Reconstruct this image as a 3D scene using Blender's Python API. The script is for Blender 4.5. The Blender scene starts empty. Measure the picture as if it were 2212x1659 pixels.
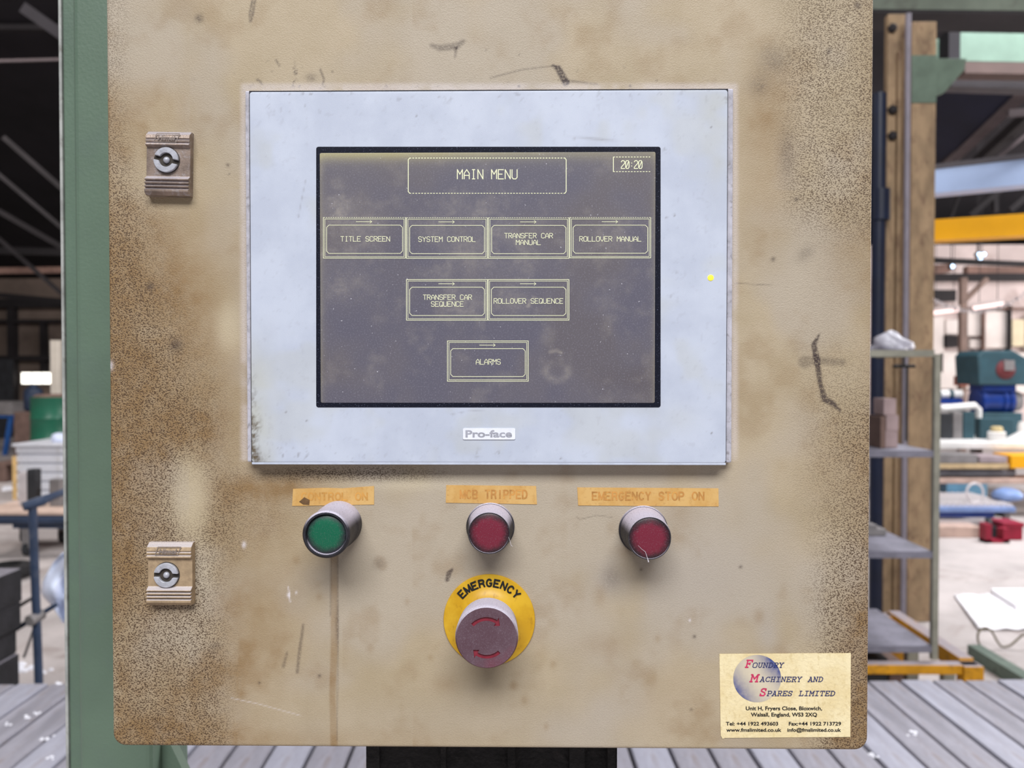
import bpy, bmesh, math, random
import numpy as np
from mathutils import Vector, Matrix, Euler
random.seed(7)
rng = np.random.default_rng(7)
S = bpy.context.scene
COL = S.collection

# ------------------------------------------------------------------ camera
F = 1661.0                       # focal length in pixels of the 2212 x 1659 frame
CX, CY = 1106.0, 829.5
CAM = Vector((0.0, 0.0, 1.55))
ROT = Euler((math.radians(89.0), 0.0, math.radians(0.7)), 'XYZ')
RM = ROT.to_matrix()
FRONT = 0.503                    # distance of the cabinet front
cd = bpy.data.cameras.new('camera')
cd.sensor_fit = 'HORIZONTAL'
cd.sensor_width = 36.0
cd.lens = F * 36.0 / 2212.0
cd.clip_start = 0.02
cd.clip_end = 200
cd.dof.use_dof = True
cd.dof.focus_distance = FRONT
cd.dof.aperture_fstop = 8.5
cam = bpy.data.objects.new('camera', cd)
cam.location = CAM
cam.rotation_euler = ROT
COL.objects.link(cam)
S.camera = cam

# ------------------------------------------------------------------ world, lights, exposure
S.view_settings.view_transform = 'Standard'
S.view_settings.look = 'None'
S.view_settings.gamma = 1.0
S.view_settings.use_curve_mapping = False
S.view_settings.exposure = -0.06
w = bpy.data.worlds.new('overcast_daylight')
S.world = w
w.use_nodes = True
bg = w.node_tree.nodes['Background']
bg.inputs[0].default_value = (0.80, 0.87, 1.0, 1)
bg.inputs[1].default_value = 0.20

def area(name, loc, target, sx, sy, power, color=(1, 1, 1)):
    l = bpy.data.lights.new(name, 'AREA')
    l.shape = 'RECTANGLE'
    l.size, l.size_y = sx, sy
    l.energy = power
    l.color = color
    o = bpy.data.objects.new(name, l)
    o.location = loc
    d = Vector(target) - Vector(loc)
    o.rotation_euler = d.to_track_quat('-Z', 'Y').to_euler()
    COL.objects.link(o)
    return o
# daylight of the hall, all beyond the picture: rooflights at roof height and the open side of the bright bay in the right-hand wall
area('rooflight_behind_operator_offscreen', (0.2, -7.05, 9.5), (0.0, 0.5, 1.5), 9.3, 3.55, 1850, (1.0, 0.99, 0.98))
area('rooflight_bright_bay_offscreen', (6.2, 6.2, 7.9), (6.2, 6.2, 0.0), 4.6, 3.6, 1300, (0.97, 0.97, 1.0))
area('open_side_bright_bay_offscreen', (15.9, 11.0, 2.6), (6.0, 11.0, 1.6), 8.0, 4.4, 1500, (1.0, 0.96, 0.95))
area('rooflight_left_bay_offscreen', (-7.0, 7.0, 7.6), (-7.0, 7.0, 0.0), 3.0, 4.0, 480, (1.0, 0.94, 0.91))

# ------------------------------------------------------------------ pixel <-> world
def W(px, py, Y):
    """world point seen at a photograph pixel, at the distance Y in front of the camera"""
    d = RM @ Vector(((px - CX) / F, -(py - CY) / F, -1.0))
    return CAM + d * (Y / d.y)
def WF(px, py, h=0.0):
    return W(px, py, FRONT - h)
RI = np.array(RM.inverted())
def PX(x, y, z):
    p = np.stack([np.asarray(x) - CAM.x, np.asarray(y) - CAM.y, np.asarray(z) - CAM.z])
    q = np.tensordot(RI, p, axes=1)
    return CX + F * q[0] / -q[2], CY - F * q[1] / -q[2]
MM = 0.001
def floor_Y(py):
    return 1.55 * F / (py - 800.5)
def fl_(px, py):
    return W(px, py, floor_Y(py))

# ------------------------------------------------------------------ materials
def lin(c):
    return tuple((v / 255 / 12.92) if v / 255 <= 0.04045 else ((v / 255 + 0.055) / 1.055) ** 2.4 for v in c) + (1.0,)
class NT:
    def __init__(self, name):
        self.m = bpy.data.materials.new(name)
        self.m.use_nodes = True
        self.t = self.m.node_tree
        self.b = self.t.nodes['Principled BSDF']
        self.out = self.t.nodes['Material Output']
        self.tc = self.t.nodes.new('ShaderNodeTexCoord')
    def link(self, a, b):
        self.t.links.new(a, b)
    def put(self, sock, v):
        if isinstance(v, bpy.types.NodeSocket):
            self.link(v, sock)
        else:
            sock.default_value = v
    def noise(self, scale, detail=3.0, rough=0.55, vec=None, dist=0.0):
        n = self.t.nodes.new('ShaderNodeTexNoise')
        n.inputs['Scale'].default_value = scale
        n.inputs['Detail'].default_value = detail
        n.inputs['Roughness'].default_value = rough
        n.inputs['Distortion'].default_value = dist
        self.link(vec or self.tc.outputs['Object'], n.inputs['Vector'])
        return n.outputs['Fac']
    def turned(self):
        n = self.t.nodes.new('ShaderNodeMapping')
        n.inputs['Rotation'].default_value = (0.61, 0.43, 0.87)
        n.inputs['Scale'].default_value = (0.9, 1.0, 1.3)
        self.link(self.tc.outputs['Object'], n.inputs['Vector'])
        return n.outputs['Vector']
    def scaled(self, s):
        n = self.t.nodes.new('ShaderNodeMapping')
        n.inputs['Scale'].default_value = s
        self.link(self.tc.outputs['Object'], n.inputs['Vector'])
        return n.outputs['Vector']
    def ramp(self, v, a, b, lo=0.0, hi=1.0):
        n = self.t.nodes.new('ShaderNodeMapRange')
        n.interpolation_type = 'SMOOTHSTEP'
        self.link(v, n.inputs['Value'])
        n.inputs['From Min'].default_value = a
        n.inputs['From Max'].default_value = b
        n.inputs['To Min'].default_value = lo
        n.inputs['To Max'].default_value = hi
        return n.outputs[0]
    def math(self, op, a, b=0.0):
        n = self.t.nodes.new('ShaderNodeMath')
        n.operation = op
        n.use_clamp = False
        self.put(n.inputs[0], a)
        self.put(n.inputs[1], b)
        return n.outputs[0]
    def mix(self, f, a, b):
        n = self.t.nodes.new('ShaderNodeMix')
        n.data_type = 'RGBA'
        n.clamp_factor = True
        self.put(n.inputs[0], f)
        self.put(n.inputs[6], a)
        self.put(n.inputs[7], b)
        return n.outputs[2]
    def attr(self, name):
        n = self.t.nodes.new('ShaderNodeAttribute')
        n.attribute_name = name
        return n
    def sep(self, c):
        n = self.t.nodes.new('ShaderNodeSeparateColor')
        self.link(c, n.inputs[0])
        return n.outputs
    def up(self, lo=0.1, hi=0.8):
        g = self.t.nodes.new('ShaderNodeNewGeometry')
        s = self.t.nodes.new('ShaderNodeSeparateXYZ')
        self.link(g.outputs['Normal'], s.inputs[0])
        return self.ramp(s.outputs['Z'], lo, hi)
    def bump(self, h, strength, dist=0.001):
        n = self.t.nodes.new('ShaderNodeBump')
        n.inputs['Strength'].default_value = strength
        n.inputs['Distance'].default_value = dist
        self.link(h, n.inputs['Height'])
        self.link(n.outputs[0], self.b.inputs['Normal'])
    def done(self, color, rough=0.6, metal=0.0, spec=0.5):
        self.put(self.b.inputs['Base Color'], color)
        self.put(self.b.inputs['Roughness'], rough)
        self.put(self.b.inputs['Metallic'], metal)
        self.b.inputs['Specular IOR Level'].default_value = spec
        return self.m

def mat(name, rgb, rough=0.6, metal=0.0, scale=6.0, var=0.25, dirt=None, dirt_amt=0.6, dust=None, dust_lo=0.15, fine=None,
        bump=0.0, spec=0.4, stretch=None):
    """painted or bare surface: base colour with blotchy variation, optional dirt patches and settled dust on upward faces"""
    t = NT(name)
    vec = t.scaled(stretch) if stretch else None
    n1 = t.noise(scale, 4, 0.6, vec)
    base = lin(rgb)
    dk = tuple(c * (1 - var) for c in base[:3]) + (1,)
    lt = tuple(min(1, c * (1 + var * 0.6)) for c in base[:3]) + (1,)
    col = t.mix(t.ramp(n1, 0.3, 0.7), dk, lt)
    if dirt:
        n2 = t.noise(scale * 2.3, 5, 0.65, vec, 0.6)
        col = t.mix(t.ramp(n2, 0.5, 0.72, 0, dirt_amt), col, lin(dirt))
    if dust:
        n3 = t.noise(scale * 9, 3)
        col = t.mix(t.math('MULTIPLY', t.up(dust_lo, dust_lo + 0.5), t.ramp(n3, 0.25, 0.5, 0.6, 1.0)), col, lin(dust))
    if bump:
        t.bump(t.noise(fine or scale * 12, 4, 0.6), bump, 1.0 / (fine or scale * 12))
    return t.done(col, rough, metal, spec)
def emit(name, rgb, strength):
    t = NT(name)
    t.b.inputs['Emission Color'].default_value = lin(rgb)
    t.b.inputs['Emission Strength'].default_value = strength
    n = t.noise(40, 2)
    return t.done(t.mix(n, lin(rgb), tuple(c * 0.9 for c in lin(rgb)[:3]) + (1,)), 0.5)

# ------------------------------------------------------------------ mesh helpers
class MB:
    def __init__(self):
        self.v = []
        self.f = []
        self.mi = []
        self.cur = 0
    def add(self, vs, fs):
        o = len(self.v)
        self.v += [Vector(p) for p in vs]
        for f in fs:
            self.f.append([i + o for i in f])
            self.mi.append(self.cur)
        return self
    def box(self, x0, x1, y0, y1, z0, z1):
        x0, x1 = min(x0, x1), max(x0, x1)
        y0, y1 = min(y0, y1), max(y0, y1)
        z0, z1 = min(z0, z1), max(z0, z1)
        vs = [(x, y, z) for z in (z0, z1) for y in (y0, y1) for x in (x0, x1)]
        return self.add(vs, [(0, 2, 3, 1), (4, 5, 7, 6), (0, 1, 5, 4), (2, 6, 7, 3), (0, 4, 6, 2), (1, 3, 7, 5)])
    def pxbox(self, x0, y0, x1, y1, Y, dep):
        a, b = W(x0, y1, Y), W(x1, y0, Y)
        return self.box(a.x, b.x, Y, Y + dep, a.z, b.z)
    def prism(self, poly, y0, y1):
        """outline in (x, z), counter-clockwise seen from the front (-y), from depth y0 (front) to y1"""
        n = len(poly)
        vs = [(p[0], y0, p[1]) for p in poly] + [(p[0], y1, p[1]) for p in poly]
        fs = [tuple(range(n)), tuple(range(2 * n - 1, n - 1, -1))]
        fs += [(i, i + n, (i + 1) % n + n, (i + 1) % n) for i in range(n)]
        return self.add(vs, fs)
    def pxprism(self, pts, Y, dep):
        q = [W(x, y, Y) for x, y in pts]
        poly = [(p.x, p.z) for p in q]
        ar = sum(poly[i][0] * poly[(i + 1) % len(poly)][1] - poly[(i + 1) % len(poly)][0] * poly[i][1] for i in range(len(poly)))
        if ar < 0:
            poly.reverse()
        return self.prism(poly, Y, Y + dep)
    def tube(self, pts, r, n=8, cap=True):
        pts = [Vector(p) for p in pts]
        rs = r if isinstance(r, (list, tuple)) else [r] * len(pts)
        rings = []
        ref = None
        for i, p in enumerate(pts):
            d = (pts[min(i + 1, len(pts) - 1)] - pts[max(i - 1, 0)]).normalized()
            if ref is None:
                ref = Vector((0, 0, 1)) if abs(d.z) < 0.9 else Vector((0, 1, 0))
            u = d.cross(ref).normalized()
            v = u.cross(d).normalized()
            ref = v
            off = math.pi / 4 if n == 4 else 0
            rings.append([p + (u * math.cos(2 * math.pi * k / n + off) + v * math.sin(2 * math.pi * k / n + off)) * rs[i] for k in range(n)])
        vs = [q for rg in rings for q in rg]
        fs = []
        for i in range(len(rings) - 1):
            for k in range(n):
                a, b = i * n + k, i * n + (k + 1) % n
                fs.append((a, b, b + n, a + n))
        if cap:
            fs.append(tuple(range(n - 1, -1, -1)))
            fs.append(tuple(range((len(rings) - 1) * n, len(rings) * n)))
        return self.add(vs, fs)
    def lathe(self, c, axis, prof, n=48, knurl=None, caps=True):
        """profile of (radius, distance along axis) around the axis through c"""
        c = Vector(c)
        a = Vector(axis).normalized()
        u = a.orthogonal().normalized()
        v = a.cross(u)
        vs, fs = [], []
        for j, (r, h) in enumerate(prof):
            for k in range(n):
                rr = r
                if knurl and j in knurl:
                    rr = r + (knurl[j] if k % 2 else 0)
                t = 2 * math.pi * k / n
                vs.append(c + a * h + (u * math.cos(t) + v * math.sin(t)) * rr)
        m = len(prof)
        for j in range(m - 1):
            for k in range(n):
                p, q = j * n + k, j * n + (k + 1) % n
                fs.append((p, q, q + n, p + n))
        if caps and prof[0][0] > 1e-7:
            fs.append(tuple(range(n - 1, -1, -1)))
        if caps and prof[-1][0] > 1e-7:
            fs.append(tuple(range((m - 1) * n, m * n)))
        return self.add(vs, fs)
    def stroke(self, pts, wd, y, th=0.00005):
        """mitred ribbon along a polyline in (x, z); successive ribbons lie a few microns apart so that none coincide"""
        for k in range(1, len(pts) - 1):                 # sharp turns become separate ribbons
            ax, az, bx, bz = pts[k][0] - pts[k - 1][0], pts[k][1] - pts[k - 1][1], pts[k + 1][0] - pts[k][0], pts[k + 1][1] - pts[k][1]
            if ax * bx + az * bz < -0.25 * math.hypot(ax, az) * math.hypot(bx, bz):
                self.stroke(pts[:k + 1], wd, y, th)
                return self.stroke(pts[k:], wd, y, th)
        self.nst = (getattr(self, 'nst', 0) + 1) % 14
        y = y - self.nst * 0.000006
        pts = [p for k, p in enumerate(pts) if k == 0 or math.hypot(p[0] - pts[k - 1][0], p[1] - pts[k - 1][1]) > 1e-8]
        n = len(pts)
        closed = n > 3 and math.hypot(pts[0][0] - pts[-1][0], pts[0][1] - pts[-1][1]) < 1e-8
        def nrm(a, b):
            L = math.hypot(b[0] - a[0], b[1] - a[1]) or 1e-9
            return (-(b[1] - a[1]) / L, (b[0] - a[0]) / L)
        vs = []
        for k in range(n):
            a = nrm(pts[k - 1], pts[k]) if k > 0 else (nrm(pts[-2], pts[-1]) if closed else None)
            b = nrm(pts[k], pts[k + 1]) if k < n - 1 else (nrm(pts[0], pts[1]) if closed else None)
            a = a or b
            b = b or a
            mx, mz = a[0] + b[0], a[1] + b[1]
            L = math.hypot(mx, mz)
            if L < 0.5:
                mx, mz, f = a[0], a[1], 1.0
            else:
                mx, mz = mx / L, mz / L
                f = min(1 / max(mx * a[0] + mz * a[1], 0.35), 1.8)
            ex = 0.0
            x, z = pts[k]
            if not closed and k in (0, n - 1):
                d = -1 if k == 0 else 1
                x, z = x + d * a[1] * wd * .35, z - d * a[0] * wd * .35
            vs += [(x - mx * f * wd / 2, y, z - mz * f * wd / 2), (x + mx * f * wd / 2, y, z + mz * f * wd / 2)]
        return self.add(vs, [(2 * k, 2 * k + 2, 2 * k + 3, 2 * k + 1) for k in range(n - 1)])
    def build(self, name, m, parent=None, bevel=0.0, smooth=False, seg=2, fix=True):
        vs = self.v
        lo = Vector((min(p.x for p in vs), min(p.y for p in vs), min(p.z for p in vs)))
        hi = Vector((max(p.x for p in vs), max(p.y for p in vs), max(p.z for p in vs)))
        c = Vector(((lo.x + hi.x) / 2, (lo.y + hi.y) / 2, lo.z))
        me = bpy.data.meshes.new(name)
        me.from_pydata([p - c for p in vs], [], self.f)
        for mm in (m if isinstance(m, (list, tuple)) else [m]):
            me.materials.append(mm)
        me.polygons.foreach_set('material_index', self.mi)
        if bevel or fix:
            b = bmesh.new()
            b.from_mesh(me)
            if fix:
                bmesh.ops.recalc_face_normals(b, faces=b.faces)
            if bevel:
                ed = [e for e in b.edges if len(e.link_faces) == 2 and e.calc_face_angle(0) > 0.6]
                bmesh.ops.bevel(b, geom=ed, offset=bevel, offset_type='OFFSET', segments=seg, profile=0.5, affect='EDGES', clamp_overlap=True)
            b.to_mesh(me)
            b.free()
        if smooth:
            me.shade_smooth() if smooth is True else shade_angle(me, smooth)
        me.update()
        return place(bpy.data.objects.new(name, me), c, parent)
def shade_angle(me, deg):
    me.shade_smooth()
    b = bmesh.new()
    b.from_mesh(me)
    for e in b.edges:
        e.smooth = len(e.link_faces) == 2 and e.calc_face_angle(0) < math.radians(deg)
    b.to_mesh(me)
    b.free()
WORLD = {}
def place(o, c, parent=None):
    """link o with its origin at world point c under parent"""
    COL.objects.link(o)
    WORLD[o.name] = Vector(c)
    o.location = Vector(c) - WORLD[parent.name] if parent else Vector(c)
    if parent:
        o.parent = parent
    return o
def thing(name, label, cat, loc, group=None, kind=None):
    o = bpy.data.objects.new(name, None)
    o.empty_display_size = 0.05
    place(o, loc)
    return tag(o, label, cat, group, kind)
def tag(o, label=None, cat=None, group=None, kind=None):
    if label:
        o['label'] = label
    if cat:
        o['category'] = cat
    if group:
        o['group'] = group
    if kind:
        o['kind'] = kind
    return o
def struct(o, label=None):
    o['kind'] = 'structure'
    if label:
        o['label'] = label
    return o
def one(name, label, cat, mb, m, group=None, **k):
    return tag(mb.build(name, m, None, **k), label, cat, group)

# ------------------------------------------------------------------ writing
_txt = {}
def text_mesh(s, bold=0.0, shear=0.0, space=1.0):
    key = (s, bold, shear, space)
    if key not in _txt:
        c = bpy.data.curves.new('t', 'FONT')
        c.body = s
        c.size = 1.0
        c.offset = bold
        c.shear = shear
        c.space_character = space
        c.resolution_u = 4
        o = bpy.data.objects.new('t', c)
        COL.objects.link(o)
        bpy.context.view_layer.update()
        me = bpy.data.meshes.new_from_object(o.evaluated_get(bpy.context.evaluated_depsgraph_get()))
        vs = [tuple(v.co[:2]) for v in me.vertices]
        fs = [tuple(p.vertices) for p in me.polygons]
        bpy.data.objects.remove(o)
        bpy.data.curves.remove(c)
        bpy.data.meshes.remove(me)
        _txt[key] = (vs, fs)
    return _txt[key]
def cap_height(bold=0.0):
    vs, _ = text_mesh('H', bold)
    return max(v[1] for v in vs)
def put_text(mb, s, x0, x1, base, cap, h, bold=0.0, shear=0.0, rise=0.0, space=1.0):
    """fit s between pixel columns x0..x1 with its baseline on pixel row base (a number or one per side), capitals cap pixels tall"""
    vs, fs = text_mesh(s, bold, shear, space)
    a, b = min(v[0] for v in vs), max(v[0] for v in vs)
    sy = cap / cap_height(bold)
    out = []
    for vx, vy in vs:
        t = (vx - a) / (b - a)
        p = WF(x0 + (x1 - x0) * t, base + rise * t - vy * sy, h)
        out.append(p)
    mb.add(out, fs)
    return mb
# single-line letters on a 4 x 6 grid, for the screen and (with feet) for the sticker heading
GL = {
 'A': [[(0, 0), (0, 3.6), (2, 6), (4, 3.6), (4, 0)], [(0, 2.3), (4, 2.3)]],
 'B': [[(0, 0), (0, 6), (3, 6), (4, 5), (4, 4), (3, 3), (0, 3)], [(3, 3), (4, 2), (4, 1), (3, 0), (0, 0)]],
 'C': [[(4, 5), (3, 6), (1, 6), (0, 5), (0, 1), (1, 0), (3, 0), (4, 1)]],
 'D': [[(0, 0), (0, 6), (2.6, 6), (4, 4.6), (4, 1.4), (2.6, 0), (0, 0)]],
 'E': [[(4, 6), (0, 6), (0, 0), (4, 0)], [(0, 3.1), (3, 3.1)]],
 'F': [[(4, 6), (0, 6), (0, 0)], [(0, 3.1), (3, 3.1)]],
 'I': [[(1, 6), (3, 6)], [(2, 6), (2, 0)], [(1, 0), (3, 0)]],
 'L': [[(0, 6), (0, 0), (4, 0)]],
 'M': [[(0, 0), (0, 6), (2, 3), (4, 6), (4, 0)]],
 'N': [[(0, 0), (0, 6), (4, 0), (4, 6)]],
 'O': [[(1, 0), (0, 1), (0, 5), (1, 6), (3, 6), (4, 5), (4, 1), (3, 0), (1, 0)]],
 'Q': [[(1, 0), (0, 1), (0, 5), (1, 6), (3, 6), (4, 5), (4, 1), (3, 0), (1, 0)], [(2.3, 1.8), (4, 0)]],
 'R': [[(0, 0), (0, 6), (3, 6), (4, 5), (4, 4), (3, 3), (0, 3)], [(1.8, 3), (4, 0)]],
 'S': [[(4, 5), (3, 6), (1, 6), (0, 5), (0, 4), (1, 3), (3, 3), (4, 2), (4, 1), (3, 0), (1, 0), (0, 1)]],
 'T': [[(0, 6), (4, 6)], [(2, 6), (2, 0)]],
 'U': [[(0, 6), (0, 1), (1, 0), (3, 0), (4, 1), (4, 6)]],
 'V': [[(0, 6), (0, 3), (2, 0), (4, 3), (4, 6)]],
 'Y': [[(0, 6), (2, 3), (4, 6)], [(2, 3), (2, 0)]],
 '2': [[(0, 5), (1, 6), (3, 6), (4, 5), (4, 4), (0, 1), (0, 0), (4, 0)]],
 '0': [[(1, 0), (0, 1), (0, 5), (1, 6), (3, 6), (4, 5), (4, 1), (3, 0), (1, 0)], [(0.6, 0.8), (3.4, 5.2)]],
 ':': [[(2, 4.3), (2, 4.0)], [(2, 2.0), (2, 1.7)]],
 ' ': [],
}
SLAB = dict(GL)
SLAB.update({
 'A': [[(0.3, 0), (2, 6), (3.7, 0)], [(1, 2), (3, 2)], [(-0.4, 0), (1.2, 0)], [(2.8, 0), (4.4, 0)], [(1, 6), (2, 6)]],
 'C': [[(3.8, 4.6), (3.8, 6)], [(3.8, 5), (3, 5.8), (1.4, 5.8), (0.2, 4.4), (0.2, 1.6), (1.4, 0.2), (3, 0.2), (4, 1)]],
 'D': [[(0.7, 0), (0.7, 6)], [(0, 6), (2.4, 6), (4, 4.4), (4, 1.6), (2.4, 0), (0, 0)]],
 'E': [[(0.7, 0), (0.7, 6)], [(0, 6), (4, 6), (4, 4.6)], [(0, 0), (4, 0), (4, 1.4)], [(0.7, 3.1), (2.6, 3.1)], [(2.6, 3.7), (2.6, 2.5)]],
 'F': [[(0.7, 0), (0.7, 6)], [(0, 6), (4, 6), (4, 4.6)], [(0, 0), (1.9, 0)], [(0.7, 3.1), (2.6, 3.1)], [(2.6, 3.8), (2.6, 2.4)]],
 'H': [[(0.6, 0), (0.6, 6)], [(3.4, 0), (3.4, 6)], [(0.6, 3), (3.4, 3)], [(0, 0), (1.4, 0)], [(2.6, 0), (4, 0)], [(0, 6), (1.4, 6)], [(2.6, 6), (4, 6)]],
 'I': [[(0.5, 6), (3.5, 6)], [(2, 6), (2, 0)], [(0.5, 0), (3.5, 0)]],
 'L': [[(1, 0), (1, 6)], [(0, 6), (2.1, 6)], [(0, 0), (4, 0), (4, 1.7)]],
 'M': [[(0.3, 0), (0.3, 6), (2, 2.4), (3.7, 6), (3.7, 0)], [(-0.4, 0), (1, 0)], [(3, 0), (4.4, 0)], [(-0.4, 6), (0.3, 6)], [(3.7, 6), (4.4, 6)]],
 'N': [[(0.5, 0), (0.5, 6), (3.5, 0), (3.5, 6)], [(-0.2, 0), (1.3, 0)], [(-0.2, 6), (0.5, 6)], [(2.8, 6), (4.2, 6)]],
 'P': [[(0.7, 0), (0.7, 6)], [(0, 6), (3, 6), (4, 5.2), (4, 3.6), (3, 2.7), (0.7, 2.7)], [(0, 0), (1.9, 0)]],
 'R': [[(0.7, 0), (0.7, 6)], [(0, 6), (2.9, 6), (3.8, 5.3), (3.8, 4), (2.9, 3.1), (0.7, 3.1)], [(2.2, 3.1), (3.6, 0), (4.3, 0)], [(0, 0), (1.8, 0)]],
 'S': [[(3.7, 4.4), (3.7, 6)], [(3.7, 4.9), (2.8, 6), (1.3, 6), (0.4, 5.2), (0.5, 3.9), (3.3, 2.6), (3.8, 1.4), (3, 0.1), (1.2, 0.1), (0.3, 1.1)], [(0.3, 1.6), (0.3, 0)]],
 'T': [[(0, 4.6), (0, 6), (4, 6), (4, 4.6)], [(2, 6), (2, 0)], [(1.1, 0), (2.9, 0)]],
 'U': [[(0.6, 6), (0.6, 1.2), (1.5, 0), (2.5, 0), (3.4, 1.2), (3.4, 6)], [(-0.1, 6), (1.3, 6)], [(2.7, 6), (4.1, 6)]],
 'Y': [[(0.4, 6), (2, 3), (3.6, 6)], [(2, 3), (2, 0)], [(1.2, 0), (2.8, 0)], [(-0.3, 6), (1.1, 6)], [(2.9, 6), (4.3, 6)]],
})
def _arc(cx, cy, rx, ry, a0, a1, n=12):
    return [(cx + rx * math.cos(math.radians(a0 + (a1 - a0) * k / n)), cy + ry * math.sin(math.radians(a0 + (a1 - a0) * k / n))) for k in range(n + 1)]
SANS = dict(GL)
SANS.update({
 'C': [_arc(2.1, 3, 2.1, 3, 42, 318, 18)], 'O': [_arc(2.1, 3, 2.2, 3, 0, 360, 24)],
 'G': [_arc(2.1, 3, 2.1, 3, 45, 325, 18) + [(4.0, 2.7), (2.5, 2.7)]],
 'D': [[(0, 0), (0, 6), (1.7, 6)] + _arc(1.8, 3, 2.2, 3, 90, -90) + [(0, 0)]],
 'B': [[(0, 0), (0, 6)], [(0, 6)] + _arc(2.3, 4.55, 1.45, 1.45, 90, -90, 8) + [(0, 3.1)], _arc(2.4, 1.55, 1.6, 1.55, 90, -90, 8) + [(0, 0)]],
 'P': [[(0, 0), (0, 6)], [(0, 6)] + _arc(2.3, 4.4, 1.6, 1.6, 90, -90, 8) + [(0, 2.8)]],
 'R': [[(0, 0), (0, 6)], [(0, 6)] + _arc(2.4, 4.5, 1.5, 1.5, 90, -90, 8) + [(0, 3)], [(2.4, 3), (3.3, 2.4), (3.9, 0)]],
 'S': [_arc(2, 4.5, 1.8, 1.5, 15, 270, 14) + _arc(2, 1.5, 1.95, 1.5, 90, -165, 14)],
 'M': [[(-0.2, 0), (-0.2, 6), (2.1, 0.4), (4.4, 6), (4.4, 0)]], 'I': [[(2, 0), (2, 6)]],
})
def put_strokes(mb, s, x0, x1, y_top, y_bot, h, wd, font=GL, shear=0.0, adv=5.2):
    n = len(s)
    total = (n - 1) * adv + 4.0
    for i, ch in enumerate(s):
        for pl in font[ch]:
            q = []
            for gx, gy in pl:
                t = (i * adv + gx) / total
                p = WF(x0 + (x1 - x0) * t + shear * (gy / 6 - 0.5) * (y_bot - y_top), y_bot - (y_bot - y_top) * gy / 6, h)
                q.append((p.x, p.z))
            mb.stroke(q, wd, FRONT - h)
    return mb

# ================================================================== STRUCTURE: the hall
M = {}
M['concrete'] = mat('concrete_floor', (176, 168, 166), 0.85, scale=1.3, var=0.22, dirt=(120, 104, 96), dirt_amt=0.5, bump=0.2, fine=30)
M['wall'] = mat('stained_wall', (128, 112, 102), 0.9, scale=0.6, var=0.3, dirt=(92, 78, 70), dirt_amt=0.5)
M['wallw'] = mat('whitewashed_wall', (206, 190, 186), 0.9, scale=0.8, var=0.2, dirt=(150, 128, 122), dirt_amt=0.6)
M['roof'] = mat('dark_roof_sheet', (30, 27, 32), 0.9, scale=0.7, var=0.4)
M['roofblue'] = mat('dark_blue_roof_sheet', (22, 26, 48), 0.8, scale=0.7, var=0.3)
M['truss'] = mat('sooty_roof_steel', (40, 36, 38), 0.8, scale=2, var=0.3)
M['trusslight'] = mat('dusty_roof_steel', (84, 74, 76), 0.8, scale=2, var=0.3)
M['rust'] = mat('rust_brown_steel', (126, 98, 88), 0.8, scale=3, var=0.3, dirt=(84, 60, 52))
mb = MB().box(-16, 16, -4, 24, -0.2, 0.0)
struct(mb.build('floor', M['concrete']), 'bare concrete hall floor, dusty grey')
mb = MB().box(-16, 1.5, 22, 22.3, 0, 4.2)
wall_l = struct(mb.build('wall_back', M['wall']), 'brown stained back wall of the hall')
mb = MB().box(1.5, 16, 17.6, 17.9, 0, 4.4)
wall_r = struct(mb.build('wall_back_bright', M['wallw']), 'whitewashed end wall behind the bright bay')
mb = MB().box(-16.3, -16, -4, 24, 0, 5)
struct(mb.build('wall_left', M['wall']))
mb = MB().box(16, 16.3, -4, 24, 0, 5)
struct(mb.build('wall_right', M['wallw']))
def roof_z(y):
    return 4.15 + (22.5 - y) * 0.27
mb = MB().add([(-16.3, 22.5, roof_z(22.5)), (16.3, 22.5, roof_z(22.5)), (16.3, 2.5, roof_z(2.5)), (-16.3, 2.5, roof_z(2.5)),
               (-16.3, 22.5, roof_z(22.5) + .1), (16.3, 22.5, roof_z(22.5) + .1), (16.3, 2.5, roof_z(2.5) + .1), (-16.3, 2.5, roof_z(2.5) + .1)],
              [(0, 1, 2, 3), (7, 6, 5, 4), (0, 4, 5, 1), (1, 5, 6, 2), (2, 6, 7, 3), (3, 7, 4, 0)])
ceil = struct(mb.build('ceiling', M['roof']), 'dark sooty sloping roof of the hall')
# bright window low in the far wall
M['sky'] = emit('daylight_pane', (255, 252, 240), 3.0)
M['frame'] = mat('window_bar_paint', (70, 62, 58), 0.7, scale=5)
a, b = W(45, 831, 21.9), W(112, 803, 21.9)
win = struct(MB().box(a.x, b.x, 21.93, 22.0, a.z, b.z).build('window_1', M['frame']), 'bright strip window low in the far wall')
for k in range(3):
    x0 = a.x + (b.x - a.x) * k / 3
    x1 = a.x + (b.x - a.x) * (k + 1) / 3
    MB().box(x0 + .02, x1 - .02, 21.90, 21.935, a.z + .03, b.z - .03).build('pane', M['sky'], win)
# wall posts and rails on the far wall
for (x0, y0, x1, y1) in ((17, 655, 27, 900), (86, 690, 93, 802), (-60, 655, -50, 960)):
    MB().pxbox(x0, y0, x1, y1, 21.75, 0.25).build('wall_post', M['truss'], wall_l)
for (x0, y0, x1, y1) in ((-60, 768, 118, 779), (-60, 690, 128, 697), (-60, 645, 150, 664)):
    MB().pxbox(x0, y0, x1, y1, 21.7, 0.2).build('wall_rail', M['truss'], wall_l)
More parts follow.
